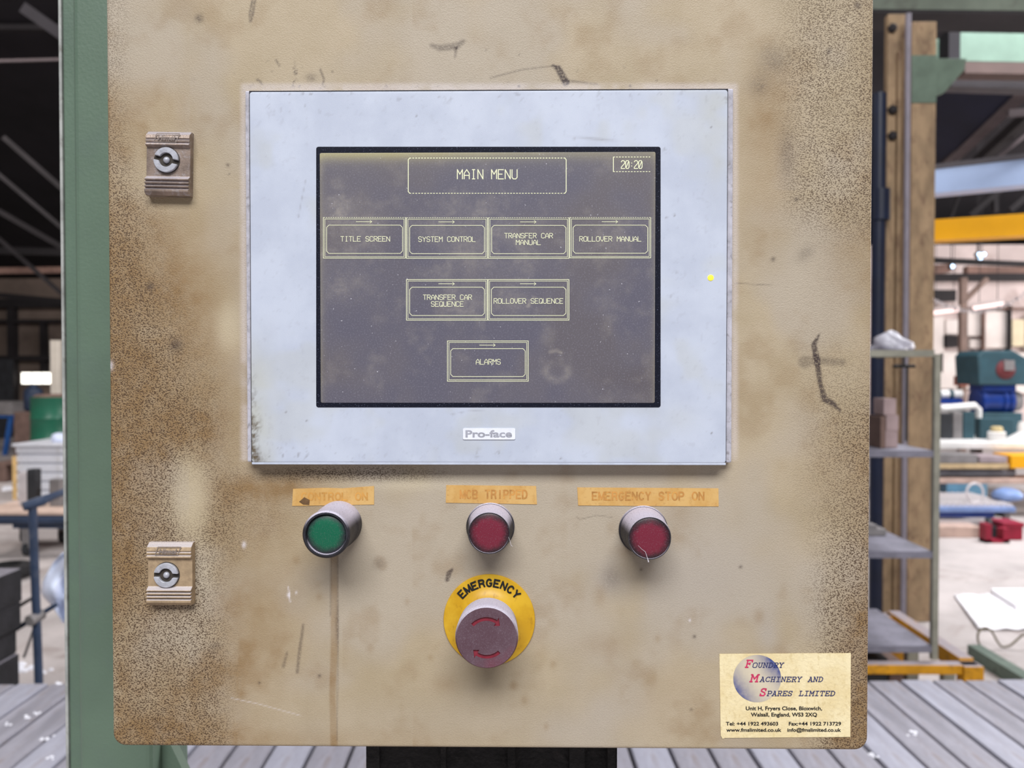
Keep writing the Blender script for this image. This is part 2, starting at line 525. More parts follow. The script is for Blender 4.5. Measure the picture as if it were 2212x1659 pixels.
# pale sheets hung on the bright end wall
M['sheet'] = mat('pale_wall_sheet', (232, 222, 216), 0.8, scale=1.5, var=0.1)
M['sheety'] = mat('yellowed_wall_sheet', (226, 212, 180), 0.8, scale=1.5, var=0.15)
for i, (x0, y0, x1, y1, mk) in enumerate(((2000, 685, 2040, 806, 'sheet'), (2043, 690, 2070, 722, 'sheet'), (2090, 668, 2123, 726, 'sheet'), (2128, 672, 2180, 752, 'sheet'),
                              (2186, 690, 2214, 748, 'sheety'), (2220, 680, 2270, 760, 'sheet'), (2095, 733, 2122, 752, 'sheet'), (2030, 760, 2120, 840, 'sheet'), (2122, 762, 2300, 850, 'sheet'))):
    MB().pxbox(x0, y0, x1, y1, 17.45, 0.15).build('wall_sheet', M[mk], wall_r, bevel=0.02)
MB().pxbox(2044, 724, 2071, 750, 17.4, 0.2).build('vent_box', M['truss'], wall_r)
for (x0, y0, x1, y1, mk) in ((1990, 598, 2300, 606, 'truss'), (2010, 626, 2066, 650, 'truss'), (2000, 664, 2300, 668, 'rust'), (2124, 660, 2128, 760, 'rust'), (2180, 660, 2186, 760, 'truss')):
    MB().pxbox(x0, y0, x1, y1, 17.35, 0.2).build('wall_rail', M[mk], wall_r)
# roof steelwork, each member at its own place under the roof
def beam(p, q, r, m, label=None, name='roof_beam', n=4):
    o = MB().tube([p, q], r, n).build(name, m)
    return struct(o, label)
for (x0, y0, x1, y1, Y0, Y1, r, mk) in (
        (-40, 133, 240, 126, 9, 9, .02, 'trusslight'), (-60, 586, 240, 582, 14, 14, .075, 'rust'), (-60, 60, 240, 60, 12, 12, .06, 'truss'),
        (8, 297, 240, 500, 11, 11.5, .05, 'truss'), (-20, 362, 250, 590, 11, 11.5, .04, 'truss'), (-30, 440, 180, 560, 12, 12, .05, 'truss'),
        (-20, 500, 140, 640, 13, 13, .04, 'truss'), (-60, 540, 240, 548, 16, 16, .10, 'truss'), (-60, 632, 240, 660, 18, 18, .08, 'truss'), (55, 20, 240, 150, 10, 10, .10, 'roof')):
    beam(W(x0, y0, Y0), W(x1, y1, Y1), r, M[mk])
for (x0, y0, x1, y1, Y0, Y1, r, mk) in (
        (2036, 352, 2230, 168, 12.5, 9.8, .15, 'trusslight'), (2110, 352, 2260, 215, 12, 10, .10, 'truss'), (2150, 345, 2280, 240, 11, 11, .03, 'trusslight'),
        (2020, 272, 2100, 170, 12, 11, .03, 'trusslight'), (2050, 480, 2075, 415, 12, 12, .03, 'truss'), (2095, 466, 2160, 410, 12, 12, .06, 'truss'),
        (2148, 412, 2150, 458, 12, 12, .05, 'truss'), (2180, 455, 2240, 405, 12, 12, .06, 'truss'), (2010, 562, 2240, 572, 13, 13, .06, 'truss'),
        (2010, 583, 2048, 580, 13, 13, .10, 'rust'), (2085, 585, 2300, 590, 15, 15, .12, 'rust'), (2010, 596, 2300, 594, 14, 14, .05, 'truss')):
    beam(W(x0, y0, Y0), W(x1, y1, Y1), r, M[mk])
blue = MB().add([W(2000, 345, 12.5), W(2036, 352, 12.4), W(2225, 170, 9.3), W(2225, 150, 9.3), W(2000, 180, 10.5)], [(0, 1, 2, 3, 4)])
o = blue.build('roof_sheet', M['roofblue'], ceil)
sm = o.modifiers.new('thick', 'SOLIDIFY')
sm.thickness = 0.03

# ================================================================== THE CONTROL CABINET
# paint maps: soft blobs and strokes of grime, in photograph pixels of the door plane
def vnoise(px, py, cell, seed):
    r = np.random.default_rng(seed)
    g = r.random((80, 80))
    u, v = px / cell % 79, py / cell % 79
    i, j = np.floor(u).astype(int), np.floor(v).astype(int)
    a, b = u - i, v - j
    a, b = a * a * (3 - 2 * a), b * b * (3 - 2 * b)
    i1, j1 = (i + 1) % 80, (j + 1) % 80
    return (g[j, i] * (1 - a) + g[j, i1] * a) * (1 - b) + (g[j1, i] * (1 - a) + g[j1, i1] * a) * b
def fbm(px, py, cell, seed):
    return 0.5 * vnoise(px + 4000, py + 4000, cell, seed) + 0.3 * vnoise(px + 4000, py + 4000, cell / 2.1, seed + 1) + 0.2 * vnoise(px + 4000, py + 4000, cell / 4.3, seed + 2)
def blob(px, py, cx, cy, rx, ry, ang=0.0, p=1.0):
    c, s = math.cos(math.radians(ang)), math.sin(math.radians(ang))
    u, v = (px - cx) * c + (py - cy) * s, -(px - cx) * s + (py - cy) * c
    return np.exp(-((u / rx) ** 2 + (v / ry) ** 2) ** p)
def sstep(x, a, b):
    t = np.clip((x - a) / (b - a), 0, 1)
    return t * t * (3 - 2 * t)
def pstroke(px, py, pts, wds, soft=2.0):
    out = np.zeros_like(px)
    for (p, q, w0, w1) in zip(pts[:-1], pts[1:], wds[:-1], wds[1:]):
        dx, dy = q[0] - p[0], q[1] - p[1]
        L = dx * dx + dy * dy
        t = np.clip(((px - p[0]) * dx + (py - p[1]) * dy) / L, 0, 1)
        d = np.hypot(px - p[0] - t * dx, py - p[1] - t * dy)
        wd = w0 + (w1 - w0) * t
        out = np.maximum(out, 1 - sstep(d, wd - soft / 2, wd + soft))
    return out
def rect_dist(px, py, x0, y0, x1, y1):
    dx = np.maximum(np.maximum(x0 - px, px - x1), 0)
    dy = np.maximum(np.maximum(y0 - py, py - y1), 0)
    return np.hypot(dx, dy)

LAMPS = [  # name, face centre px, face radius px, stand-out, kind
    (704, 1155, 52, 0.034, 'green'), (1056.5, 1152, 47, 0.021, 'red'), (1403.5, 1163, 48, 0.026, 'red')]
STOP_PLATE = (1056.8, 1339.8, 99.5)

def door_masks(px, py):
    n1, n2, n3 = fbm(px, py, 130, 1), fbm(px, py, 60, 5), fbm(px, py, 240, 9)
    edge_l = 1 - sstep(px, 250, 470)
    R = 0.62 * (1 - sstep(px + 220 * (n3 - .5), 300, 560)) * sstep(py, 380, 620) * (1 - 0.45 * sstep(py, 1180, 1400))
    R += 0.45 * (1 - sstep(px, 235, 330)) * sstep(py, 120, 300)
    R += 0.55 * blob(px, py, 330, 560, 130, 130) + 0.45 * blob(px, py, 470, 870, 120, 190) + 0.5 * blob(px, py, 560, 1130, 110, 90)
    R += 0.35 * blob(px, py, 470, 1420, 150, 190) + 0.55 * blob(px, py, 300, 1590, 200, 50) + 0.3 * blob(px, py, 330, 250, 110, 90)
    R += 0.75 * blob(px, py, 600, 1050, 130, 34)
    R += 0.5 * sstep(px, 1760, 1885) * sstep(py, 820, 1050) + 0.5 * sstep(px, 1740, 1870) * sstep(py, 1250, 1500) + 0.25 * sstep(px, 1820, 1890)
    R += 0.55 * blob(px, py, 1660, 230, 55, 110) + 0.35 * blob(px, py, 1650, 400, 60, 130) + 0.3 * blob(px, py, 1830, 560, 60, 120) + 0.3 * blob(px, py, 1800, 1000, 70, 120)
    R += 0.30 * blob(px, py, 1700, 1580, 200, 30) + 0.3 * blob(px, py, 620, 1600, 330, 25)
    R += 0.30 * blob(px, py, 590, 1320, 90, 120) + 0.35 * blob(px, py, 1300, 1395, 45, 25) + 0.4 * blob(px, py, 960, 1478, 28, 22)
    R += 0.30 * blob(px, py, 1465, 1110, 40, 34) + 0.4 * blob(px, py, 1296, 1285, 14, 22) + 0.35 * blob(px, py, 1350, 1190, 24, 14) + 0.18 * blob(px, py, 1460, 1500, 120, 60)
    R += 0.6 * pstroke(px, py, [(722, 1190), (722, 1400), (718, 1500), (722, 1625)], [7, 7, 6, 7], 3) + 0.35 * pstroke(px, py, [(820, 1213), (826, 1222)], [11, 9], 6)
    for (x, y, r) in ((1195, 1435, 7), (1133, 1512, 9), (880, 1300, 6), (690, 1290, 7), (1730, 1445, 10), (800, 1400, 9), (520, 1500, 10), (1640, 1330, 12), (1420, 1380, 7), (1110, 1480, 8), (930, 1420, 6), (640, 1210, 8), (1180, 1570, 6)):
        R += 0.4 * blob(px, py, x, y, r, r * 1.3)
    R = R * (0.55 + 0.9 * n1) + 0.32 * sstep(n2 * 0.5 + n1 * 0.5, 0.50, 0.74)
    pale = 0.95 * blob(px, py, 408, 1075, 48, 105, 0, 1.7) + 0.8 * blob(px, py, 497, 705, 28, 55, 0, 1.5) + 0.85 * blob(px, py, 436, 1240, 30, 80, 6, 1.3) + 0.55 * blob(px, py, 405, 1385, 60, 50, -35)
    pale += 0.5 * (1 - sstep(px, 232, 262)) * sstep(py, 1300, 1450) + 0.7 * blob(px, py, 880, 1045, 150, 14) + 0.35 * (1 - sstep(px, 250, 420)) * sstep(py, 1230, 1420)
    R = R * (1 - 0.85 * np.clip(pale, 0, 1))
    # dark scuffs and drips
    G = 0.9 * pstroke(px, py, [(1770, 722), (1758, 745), (1764, 775), (1772, 830), (1781, 862), (1800, 872), (1816, 888)], [1, 5, 6, 4, 6, 5, 1], 3)
    G += 0.45 * pstroke(px, py, [(1738, 782), (1760, 778), (1820, 783)], [12, 7, 5], 8)
    G += 0.95 * pstroke(px, py, [(1194, 142), (1206, 148), (1222, 178)], [2, 6, 7], 3) + 0.5 * pstroke(px, py, [(1222, 176), (1240, 176), (1290, 182)], [4, 2, 1], 3)
    G += 0.55 * pstroke(px, py, [(932, 98), (950, 104), (985, 100), (1000, 90)], [2, 5, 6, 3], 6) + 0.5 * pstroke(px, py, [(985, 104), (983, 125)], [3, 1], 3)
    G += 0.45 * pstroke(px, py, [(1060, 168), (1130, 150), (1190, 143)], [1, 1, 1], 3) + 0.6 * pstroke(px, py, [(596, 130), (604, 142)], [1.5, 1.5], 2)
    G += 0.6 * pstroke(px, py, [(692, 150), (700, 172), (697, 182)], [1.5, 1.5, 1], 3) + 0.5 * blob(px, py, 672, 168, 12, 9) + 0.6 * pstroke(px, py, [(555, 172), (562, 176), (566, 183)], [2, 2, 1], 2)
    G += 0.7 * pstroke(px, py, [(549, -5), (543, 30), (541, 46)], [4, 5, 2], 3) - 0.3 * pstroke(px, py, [(548, 0), (541, 42)], [1.5, 1.5], 2)
    G += 0.5 * blob(px, py, 1668, 130, 34, 30) * (0.4 + n2) + 0.35 * blob(px, py, 1640, 185, 25, 26) + 0.35 * blob(px, py, 1740, 548, 22, 14, -40) + 0.3 * blob(px, py, 1700, 330, 16, 60)
    G += 0.8 * pstroke(px, py, [(966, 1252), (970, 1238), (977, 1230)], [4, 5, 2], 3) + 0.35 * blob(px, py, 820, 1217, 15, 14) + 0.35 * blob(px, py, 465, 1398, 12, 10)
    G += 0.5 * pstroke(px, py, [(655, 1350), (648, 1400), (642, 1452)], [2, 3, 2.5], 3) + 0.4 * pstroke(px, py, [(620, 1410), (612, 1440)], [2, 3], 3)
    G += 0.35 * pstroke(px, py, [(715, 1200), (714, 1330)], [1, 1], 2) + 0.35 * pstroke(px, py, [(729, 1200), (730, 1400), (728, 1600)], [1, 1.2, 1], 2) + 0.4 * blob(px, py, 728, 1350, 4, 40)
    G += 0.35 * pstroke(px, py, [(1245, 1116), (1252, 1122), (1290, 1113), (1322, 1117)], [.8, .8, .8, .8], 1.5) + 0.45 * pstroke(px, py, [(1590, 612), (1668, 616)], [.8, .5], 1.5)
    G += 0.3 * blob(px, py, 1320, 1250, 22, 26) + 0.25 * blob(px, py, 830, 770, 1, 1)
    G += 0.75 * sstep(fbm(px, py, 14, 21), 0.70, 0.82) * (blob(px, py, 1100, 182, 560, 12) + blob(px, py, 640, 160, 120, 30) + blob(px, py, 1300, 170, 90, 26))
    for (x, y, r) in ((492, 357, 4), (182, 160, 2), (495, 376, 2), (1853, 12, 8), (1493, 1533, 3), (1600, 1225, 4), (1050, 108, 2), (1122, 118, 2), (1385, 1230, 3), (1500, 1375, 4), (690, 1460, 4), (560, 1475, 3), (1720, 430, 5), (1670, 560, 5), (430, 40, 9), (325, 620, 9), (380, 745, 14), (1790, 110, 6)):
        G += 0.7 * blob(px, py, x, y, r, r)
    # pale wiped patches and settled dust
    B = 0.8 * np.clip(pale, 0, 1)
    B += 0.45 * blob(px, py, 900, 1045, 200, 20) + 0.25 * blob(px, py, 360, 340, 90, 110)
    B += 0.0 * px
    B += 0.3 * sstep(n3, 0.5, 0.72)
    # lilac dust caked along the panel rim, and single specks
    D = 0 * px
    for (x0, y0, x1, y1) in ((528, 188, 1586, 1000),):
        D = np.maximum(D, 0.34 * (1 - sstep(rect_dist(px, py, x0, y0, x1, y1), 1, 5 if y0 != 188 else 14)) * sstep(n2, .1, .5) * ((1 - sstep(py, 990, 1000)) if y0 == 188 else 1))
    for (x, y, r) in ((238, 790, 6), (623, 1285, 3), (527, 1177, 4), (640, 1280, 2), (1490, 1340, 2)):
        D += 0.8 * blob(px, py, x, y, r, r * 1.6)
    D += 0.7 * pstroke(px, py, [(623, 1268), (627, 1300)], [.8, .8], 1.5) + 0.35 * pstroke(px, py, [(500, 1508), (560, 1521), (650, 1546)], [.6, .6, .5], 1.5)
    # how strongly the wrinkled paint shows
    A = 0.17 + 0.85 * edge_l * sstep(py, 250, 620) + 0.45 * (1 - sstep(px, 235, 330)) + 0.55 * (1 - sstep(px, 300, 560)) * sstep(py, 1150, 1350)
    A += 0.55 * (1 - sstep(px + 160 * (n3 - .5), 420, 560)) * sstep(py, 560, 900) + 0.8 * blob(px, py, 760, 1024, 220, 20) + 0.35 * blob(px, py, 560, 1120, 100, 90)
    A += 0.8 * sstep(px, 1740, 1870) * sstep(py, 1000, 1350) + 0.45 * sstep(px, 1700, 1880) * sstep(py, 700, 1000) + 0.4 * sstep(px, 1620, 1760) * (1 - sstep(py, 420, 560)) + 0.25 * sstep(px, 1600, 1800)
    A *= 0.75 + 0.5 * n1
    A *= 1 - 0.55 * np.clip(blob(px, py, 408, 1075, 46, 95, 0, 1.6) + blob(px, py, 497, 705, 28, 55), 0, 1)
    # grey tone, in clouds over the whole door and in a few patches
    E = 0.12 + 0.50 * sstep(n3, .38, .66)
    E += 0.5 * blob(px, py, 1325, 1260, 45, 40) + 0.35 * blob(px, py, 1500, 1250, 170, 120) + 0.6 * blob(px, py, 1660, 1370, 26, 40) + 0.3 * blob(px, py, 1060, 1560, 400, 60)
    return [np.clip(k, 0, 1) for k in (R, G, B, A, D, E)]

def painted_grid(name, x0, x1, z0, z1, y, step, masks, m, parent, corner=0.0, rim=0.0, back=0.0):
    """flat face with a fine grid that carries the paint maps, rounded corners, rolled edge and returned sides"""
    nx, nz = int((x1 - x0) / step) + 1, int((z1 - z0) / step) + 1
    ax0, ax1, az0, az1 = x0 + rim, x1 - rim, z0 + rim, z1 - rim
    gx, gz = np.meshgrid(np.linspace(ax0, ax1, nx), np.linspace(az0, az1, nz))
    nxv, nzv = np.zeros_like(gx), np.zeros_like(gz)
    if corner:
        r = corner - rim
        for sx in (-1, 1):
            for sz in (-1, 1):
                cx, cz = (ax1 - r if sx > 0 else ax0 + r), (az1 - r if sz > 0 else az0 + r)
                u, v = (gx - cx) * sx / r, (gz - cz) * sz / r
                k = (u > 0) & (v > 0)
                uu, vv = u[k].copy(), v[k].copy()
                a, b = uu * np.sqrt(1 - vv * vv / 2), vv * np.sqrt(1 - uu * uu / 2)
                gx[k], gz[k] = cx + sx * a * r, cz + sz * b * r
    V = np.stack([gx.ravel(), np.full(gx.size, y), gz.ravel()], 1)
    idx = np.arange(nx * nz).reshape(nz, nx)
    Fq = np.stack([idx[:-1, :-1].ravel(), idx[:-1, 1:].ravel(), idx[1:, 1:].ravel(), idx[1:, :-1].ravel()], 1)
    loop = np.concatenate([idx[0, :-1], idx[:-1, -1], idx[-1, :0:-1], idx[:0:-1, 0]])
    bx, bz = V[loop, 0], V[loop, 2]
    tx, tz = np.roll(bx, -1) - np.roll(bx, 1), np.roll(bz, -1) - np.roll(bz, 1)
    L = np.hypot(tx, tz)
    ox, oz = tz / L, -tx / L
    prev = loop
    faces = [Fq]
    allV = [V]
    n0 = len(V)
    steps = [(rim * math.sin(t), rim * (1 - math.cos(t))) for t in (math.pi / 8, math.pi / 4, 3 * math.pi / 8, math.pi / 2)] if rim else [(0, 0)]
    steps.append((steps[-1][0], steps[-1][1] + back))
    for (o, d) in steps:
        nv = np.stack([bx + ox * o, np.full(len(loop), y + d), bz + oz * o], 1)
        cur = np.arange(n0, n0 + len(loop))
        n0 += len(loop)
        allV.append(nv)
        faces.append(np.stack([prev, cur, np.roll(cur, -1), np.roll(prev, -1)], 1))
        prev = cur
    V = np.concatenate(allV)
    Fq = np.concatenate(faces)
    c = np.array([(x0 + x1) / 2, y, z0])
    me = bpy.data.meshes.new(name)
    me.vertices.add(len(V))
    me.vertices.foreach_set('co', (V - c).astype(np.float32).ravel())
    me.loops.add(Fq.size)
    me.loops.foreach_set('vertex_index', Fq.astype(np.int32).ravel())
    me.polygons.add(len(Fq))
    me.polygons.foreach_set('loop_start', np.arange(0, Fq.size, 4, dtype=np.int32))
    me.update(calc_edges=True)
    px, py = PX(V[:, 0], np.full(len(V), y), V[:, 2])
    ks = masks(px, py)
    for nm, tri in (('paint_a', ks[:3]), ('paint_b', (ks[3:] + [0 * px, 0 * px, 0 * px])[:3])):
        at = me.attributes.new(nm, 'FLOAT_COLOR', 'POINT')
        at.data.foreach_set('color', np.stack(list(tri) + [np.ones_like(px)], 1).astype(np.float32).ravel())
    me.shade_smooth()
    me.materials.append(m)
    return place(bpy.data.objects.new(name, me), c, parent)

def door_material():
    t = NT('wrinkle_finish_beige_paint')
    A, B = t.sep(t.attr('paint_a').outputs['Color']), t.sep(t.attr('paint_b').outputs['Color'])
    big = t.noise(14, 4, 0.6)
    col = t.mix(t.ramp(big, 0.32, 0.68), lin((164, 148, 119)), lin((177, 162, 137)))
    col = t.mix(t.math('MULTIPLY', A[2], 0.75), col, lin((200, 187, 158)))
    col = t.mix(t.math('MULTIPLY', B[2], 0.85), col, lin((168, 160, 152)))
    mid = t.noise(90, 4, 0.65)
    col = t.mix(t.math('MULTIPLY', A[0], t.ramp(mid, 0.25, 0.7, 0.7, 1.1)), col, lin((138, 112, 78)))
    wr = t.noise(1120, 0.6, 0.5, t.turned(), 0.5)
    crack = t.ramp(wr, 0.38, 0.53, 1.0, 0.0)
    fine = t.noise(1500, 2, 0.6, t.turned())
    col = t.mix(t.math('MULTIPLY', t.math('MULTIPLY', crack, t.ramp(B[0], 0.22, 1.0)), 0.85), col, lin((66, 46, 30)))
    col = t.mix(t.math('MULTIPLY', t.ramp(fine, 0.45, 0.7), 0.10), col, lin((110, 88, 66)))
    dk = t.math('MULTIPLY', A[1], t.ramp(t.noise(600, 3, 0.7), 0.30, 0.55, 0.35, 1.0))
    col = t.mix(dk, col, lin((62, 50, 48)))
    col = t.mix(t.math('MULTIPLY', B[1], t.ramp(fine, 0.3, 0.55, 0.55, 1.0)), col, lin((222, 216, 222)))
    h = t.math('ADD', t.math('MULTIPLY', wr, t.math('ADD', B[0], 0.2)), t.math('MULTIPLY', fine, 0.15))
    t.bump(h, 0.5, 0.0010)
    return t.done(col, t.ramp(crack, 0, 1, 0.5, 0.62), 0.0, 0.35)
M['door'] = door_material()
M['body'] = mat('beige_cabinet_paint', (196, 174, 134), 0.6, scale=30, var=0.2, dirt=(120, 94, 62), bump=0.3, fine=400)
M['black'] = mat('black_rubbery_paint', (26, 25, 27), 0.8, scale=40, var=0.5, dirt=(60, 56, 56), dirt_amt=0.5, bump=0.5, fine=200)

X0, X1, Z0, Z1 = -0.27145, 0.2275, 1.55 - 0.2493, 1.55 + 0.345
cab = thing('control_cabinet', 'beige wrinkle-painted steel control cabinet with touch panel, lamps and stop button', 'control cabinet', ((X0 + X1) / 2, FRONT + 0.1, 0.0))
door = painted_grid('door', X0, X1, Z0, Z1, FRONT, 0.00085, door_masks, M['door'], cab, corner=0.0085, rim=0.0022, back=0.016)
door['label'] = 'beige cabinet door with wrinkled paint, brown grime and scuffs'
MB().box(X0 + .006, X1 - .006, FRONT + .018, FRONT + 0.19, Z0 + .004, Z1 - .004).build('cabinet_body', M['body'], cab, bevel=0.003)
# black foot under the cabinet, down to the floor
p, q = W(791, 1640, 0.55), W(1333, 1640, 0.55)
mb = MB().box(p.x, q.x, 0.55, 0.68, 0.0, Z0 + 0.003)
for k, (u, w_) in enumerate(((.03, .05), (.31, .02), (.58, .03), (.84, .06), (.975, .03))):
    x = p.x + (q.x - p.x) * u
    mb.box(x - (q.x - p.x) * w_ / 2, x + (q.x - p.x) * w_ / 2, 0.5475 - .0004 * k, 0.55, Z0 - 0.4, Z0 - 0.003 - 0.004 * (k % 3))
foot = mb.build('pedestal', M['black'], cab)
foot['label'] = 'black pedestal foot carrying the cabinet'

# ------------------------------------------------------------------ touch panel
def bezel_masks(px, py):
    n1, n2 = fbm(px, py, 120, 31), fbm(px, py, 30, 35)
    nf = fbm(px, py, 9, 41)
    R = 0.9 * (1 - sstep(px + 30 * (n2 - .5), 548, 570)) * sstep(py + 60 * (n2 - .5), 860, 930) * sstep(nf, 0.3, 0.55)
    R += 0.5 * (1 - sstep(px, 545, 562)) * sstep(nf, .5, .7) * sstep(py, 780, 880) + 0.3 * blob(px, py, 560, 990, 20, 12)
    R += 0.5 * sstep(nf, .55, .75) * (blob(px, py, 1555, 215, 22, 14) + 0.5 * blob(px, py, 1435, 322, 18, 8)) + 0.35 * sstep(nf, .5, .7) * (blob(px, py, 1032, 982, 8, 12) + blob(px, py, 1085, 982, 16, 6, 15))
    G = 0.5 * sstep(nf, 0.62, 0.78) * (blob(px, py, 600, 985, 160, 16) + blob(px, py, 640, 215, 60, 30) * .7 + blob(px, py, 1000, 205, 500, 14) * .6)
    G += 0.35 * pstroke(px, py, [(660, 390), (650, 440), (645, 470)], [.5, .5, .5], 1.5) + 0.3 * pstroke(px, py, [(975, 895), (1010, 888), (1060, 885)], [.5, .5, .4], 1.5)
    for (x, y) in ((1212, 990), (617, 890), (663, 909), (1537, 936), (1440, 470), (1457, 465), (1462, 588), (1448, 640), (1536, 275), (900, 250), (1240, 300)):
        G += 0.8 * blob(px, py, x, y, 2.0, 2.2)
    G += 0.4 * blob(px, py, 1285, 300, 40, 3, 5) + 0.10 * sstep(nf, .68, .8)
    B = 0.55 * (1 - sstep(px + 50 * (n1 - .5), 560, 620)) * sstep(py, 640, 900) + 0.3 * sstep(n1, 0.5, 0.7) + 0.35 * blob(px, py, 1545, 300, 26, 120) + 0.25 * blob(px, py, 1465, 905, 40, 30)
    return [np.clip(k, 0, 1) for k in (R, G, B, n1 * 0, n1)]
def bezel_material():
    t = NT('pale_grey_panel_plastic')
    A, B = t.sep(t.attr('paint_a').outputs['Color']), t.sep(t.attr('paint_b').outputs['Color'])
    col = t.mix(t.ramp(t.noise(25, 4), 0.35, 0.65), lin((179, 187, 205)), lin((190, 198, 215)))
    col = t.mix(A[2], col, lin((180, 182, 174)))
    col = t.mix(A[1], col, lin((120, 116, 120)))
    col = t.mix(t.math('MULTIPLY', A[0], t.ramp(t.noise(500, 4), .3, .6, .5, 1)), col, lin((92, 80, 62)))
    col = t.mix(t.math('MULTIPLY', t.ramp(t.noise(1500, 2), 0.66, 0.74), 0.5), col, lin((212, 216, 228)))
    t.bump(t.noise(1800, 2), 0.12, 0.0004)
    return t.done(col, 0.5, 0.0, 0.4)
M['bezel'] = bezel_material()
M['flange'] = mat('dusty_grey_panel_rim', (180, 179, 191), 0.7, scale=120, var=0.2, dirt=(110, 105, 104), dust=(205, 202, 214), dust_lo=0.0)
M['groove'] = mat('dark_gasket_line', (28, 28, 38), 0.7, scale=100, var=0.4)
M['lip'] = mat('panel_lip', (186, 194, 211), 0.4, scale=100, var=0.1)
def pxb(x0, y0, x1, y1, h0, h1):
    a, b = WF(x0, y1, h1), WF(x1, y0, h1)
    return (a.x, b.x, FRONT - h1, FRONT - h0, a.z, b.z)
bx0, bx1, bz0, bz1 = -0.1740, 0.1310, 1.55 - 0.0592, 1.55 + 0.1783
HB = 0.0100
panel = painted_grid('touch_panel', bx0, bx1, bz0, bz1, FRONT - HB, 0.0011, bezel_masks, M['bezel'], cab, corner=0.0016, rim=0.0005, back=0.0008)
panel['label'] = 'pale grey touch panel bezel around a dim monochrome menu screen'
MB().box(bx0 - .0005, bx1 + .0004, FRONT - HB + .0008, FRONT - .004, bz0 + .0004, bz1 + .0009).build('gasket_groove', M['groove'], panel)
mb = MB().box(bx0 - .0042, bx1 + .0046, FRONT - .0062, FRONT, bz0 - .0002, bz1 + .0022)
o = mb.build('panel_rim', M['flange'], panel, bevel=0.0008)
o['label'] = 'dusty grey mounting rim behind the bezel'
MB().box(bx0, bx1, FRONT - HB + .0002, FRONT - .001, bz0 - .0014, bz0 + .0001).build('bottom_lip', M['lip'], panel, bevel=0.0003)
# screen: dark printed border, display glass, luminous line graphics
def rrect(x0, y0, x1, y1, r, h, n=6):
    pts = []
    for (cx, cy, a0) in ((x1 - r, y0 + r, 0), (x0 + r, y0 + r, 90), (x0 + r, y1 - r, 180), (x1 - r, y1 - r, 270)):
        for k in range(n + 1):
            a = math.radians(a0 + 90 * k / n)
            pts.append((cx + r * math.cos(a), cy - r * math.sin(a)))
    return [(p.x, p.z) for p in (WF(x, y, h) for x, y in pts)]
HS = HB + 0.0002
t = NT('dark_blue_black_screen_border')
M['border'] = t.done(t.mix(t.math('MULTIPLY', t.ramp(t.noise(1400, 3), 0.6, 0.72), 0.7), lin((16, 19, 34)), lin((96, 102, 126))), 0.6, 0, .15)
sb = MB().prism(rrect(683, 317, 1427, 880, 5, HS), FRONT - HS, FRONT - HB + .0001).build('screen_border', M['border'], panel)
HD = HS + 0.00015
def display_masks(px, py):
    n1, n2 = fbm(px, py, 150, 51), fbm(px, py, 45, 55)
    top = np.exp(-(np.clip(py - 331, 0, 999) / 14.0) ** 1.5)
    glow = top * (0.35 + 0.65 * (1 - sstep(px, 800, 1350))) + 0.05 * np.exp(-np.clip(py - 330, 0, 999) / 50.0)
    side = 0.22 * np.exp(-np.clip(px - 694, 0, 999) / 5.0) + 0.25 * np.exp(-np.clip(1415 - px, 0, 999) / 5.0)
    sm = 0.8 * blob(px, py, 745, 480, 60, 50) * n2 * 1.4 + 0.5 * blob(px, py, 1010, 500, 70, 60) * n2 * 1.5 + 0.7 * blob(px, py, 1060, 560, 90, 40) * n2 + 0.7 * blob(px, py, 745, 615, 60, 35) * n2 * 1.4
    sm += 0.9 * blob(px, py, 1000, 645, 45, 34, 0, 1.5) * n2 * 1.3 + 0.6 * blob(px, py, 1105, 650, 40, 34, 0, 1.5) * n2 * 1.4 + 0.4 * blob(px, py, 1300, 510, 70, 50) * n2 + 0.25 * sstep(n2, .5, .8)
    d = np.hypot((px - 1203) / 1.0, (py - 800) / 0.9)
    sm += 0.7 * np.exp(-((d - 24) / 9) ** 2) * sstep(py, 780, 800) * n2 * 1.6 + 0.7 * pstroke(px, py, [(1188, 760), (1203, 757), (1212, 762)], [2, 3, 2], 4)
    sm += 0.8 * pstroke(px, py, [(1140, 660), (1146, 650), (1153, 645)], [3, 5, 4], 5) * sstep(fbm(px, py, 8, 60), .4, .6) + 0.5 * blob(px, py, 820, 690, 16, 10) * n2 + 0.5 * blob(px, py, 1395, 858, 40, 12) * n2
    dk = 0.5 * blob(px, py, 1360, 820, 60, 50) + 0.5 * sstep(n1, .5, .75) + 0.4 * blob(px, py, 860, 520, 120, 160) * n2
    return [np.clip(k, 0, 1) for k in (sm, dk, glow + side, n1, n2)]
def display_material():
    t = NT('dusty_monochrome_display')
    A, B = t.sep(t.attr('paint_a').outputs['Color']), t.sep(t.attr('paint_b').outputs['Color'])
    col = t.mix(t.ramp(B[0], .3, .7), lin((91, 89, 103)), lin((99, 95, 103)))
    col = t.mix(t.math('MULTIPLY', A[1], 0.45), col, lin((78, 70, 72)))
    col = t.mix(t.math('MULTIPLY', A[0], t.ramp(t.noise(300, 5, .7), .3, .7, .3, .9)), col, lin((150, 144, 138)))
    col = t.mix(t.math('MULTIPLY', t.ramp(t.noise(1100, 3, .7), 0.50, 0.72), 0.35), col, lin((150, 150, 166)))
    col = t.mix(t.ramp(t.noise(520, 2, .6), 0.70, 0.76), col, lin((196, 196, 206)))
    t.b.inputs['Emission Color'].default_value = lin((236, 224, 120))
    t.put(t.b.inputs['Emission Strength'], t.math('MULTIPLY', A[2], 0.34))
    return t.done(col, 0.45, 0.0, 0.4)
M['display'] = display_material()
a, b = WF(693, 870, HD), WF(1416, 328, HD)
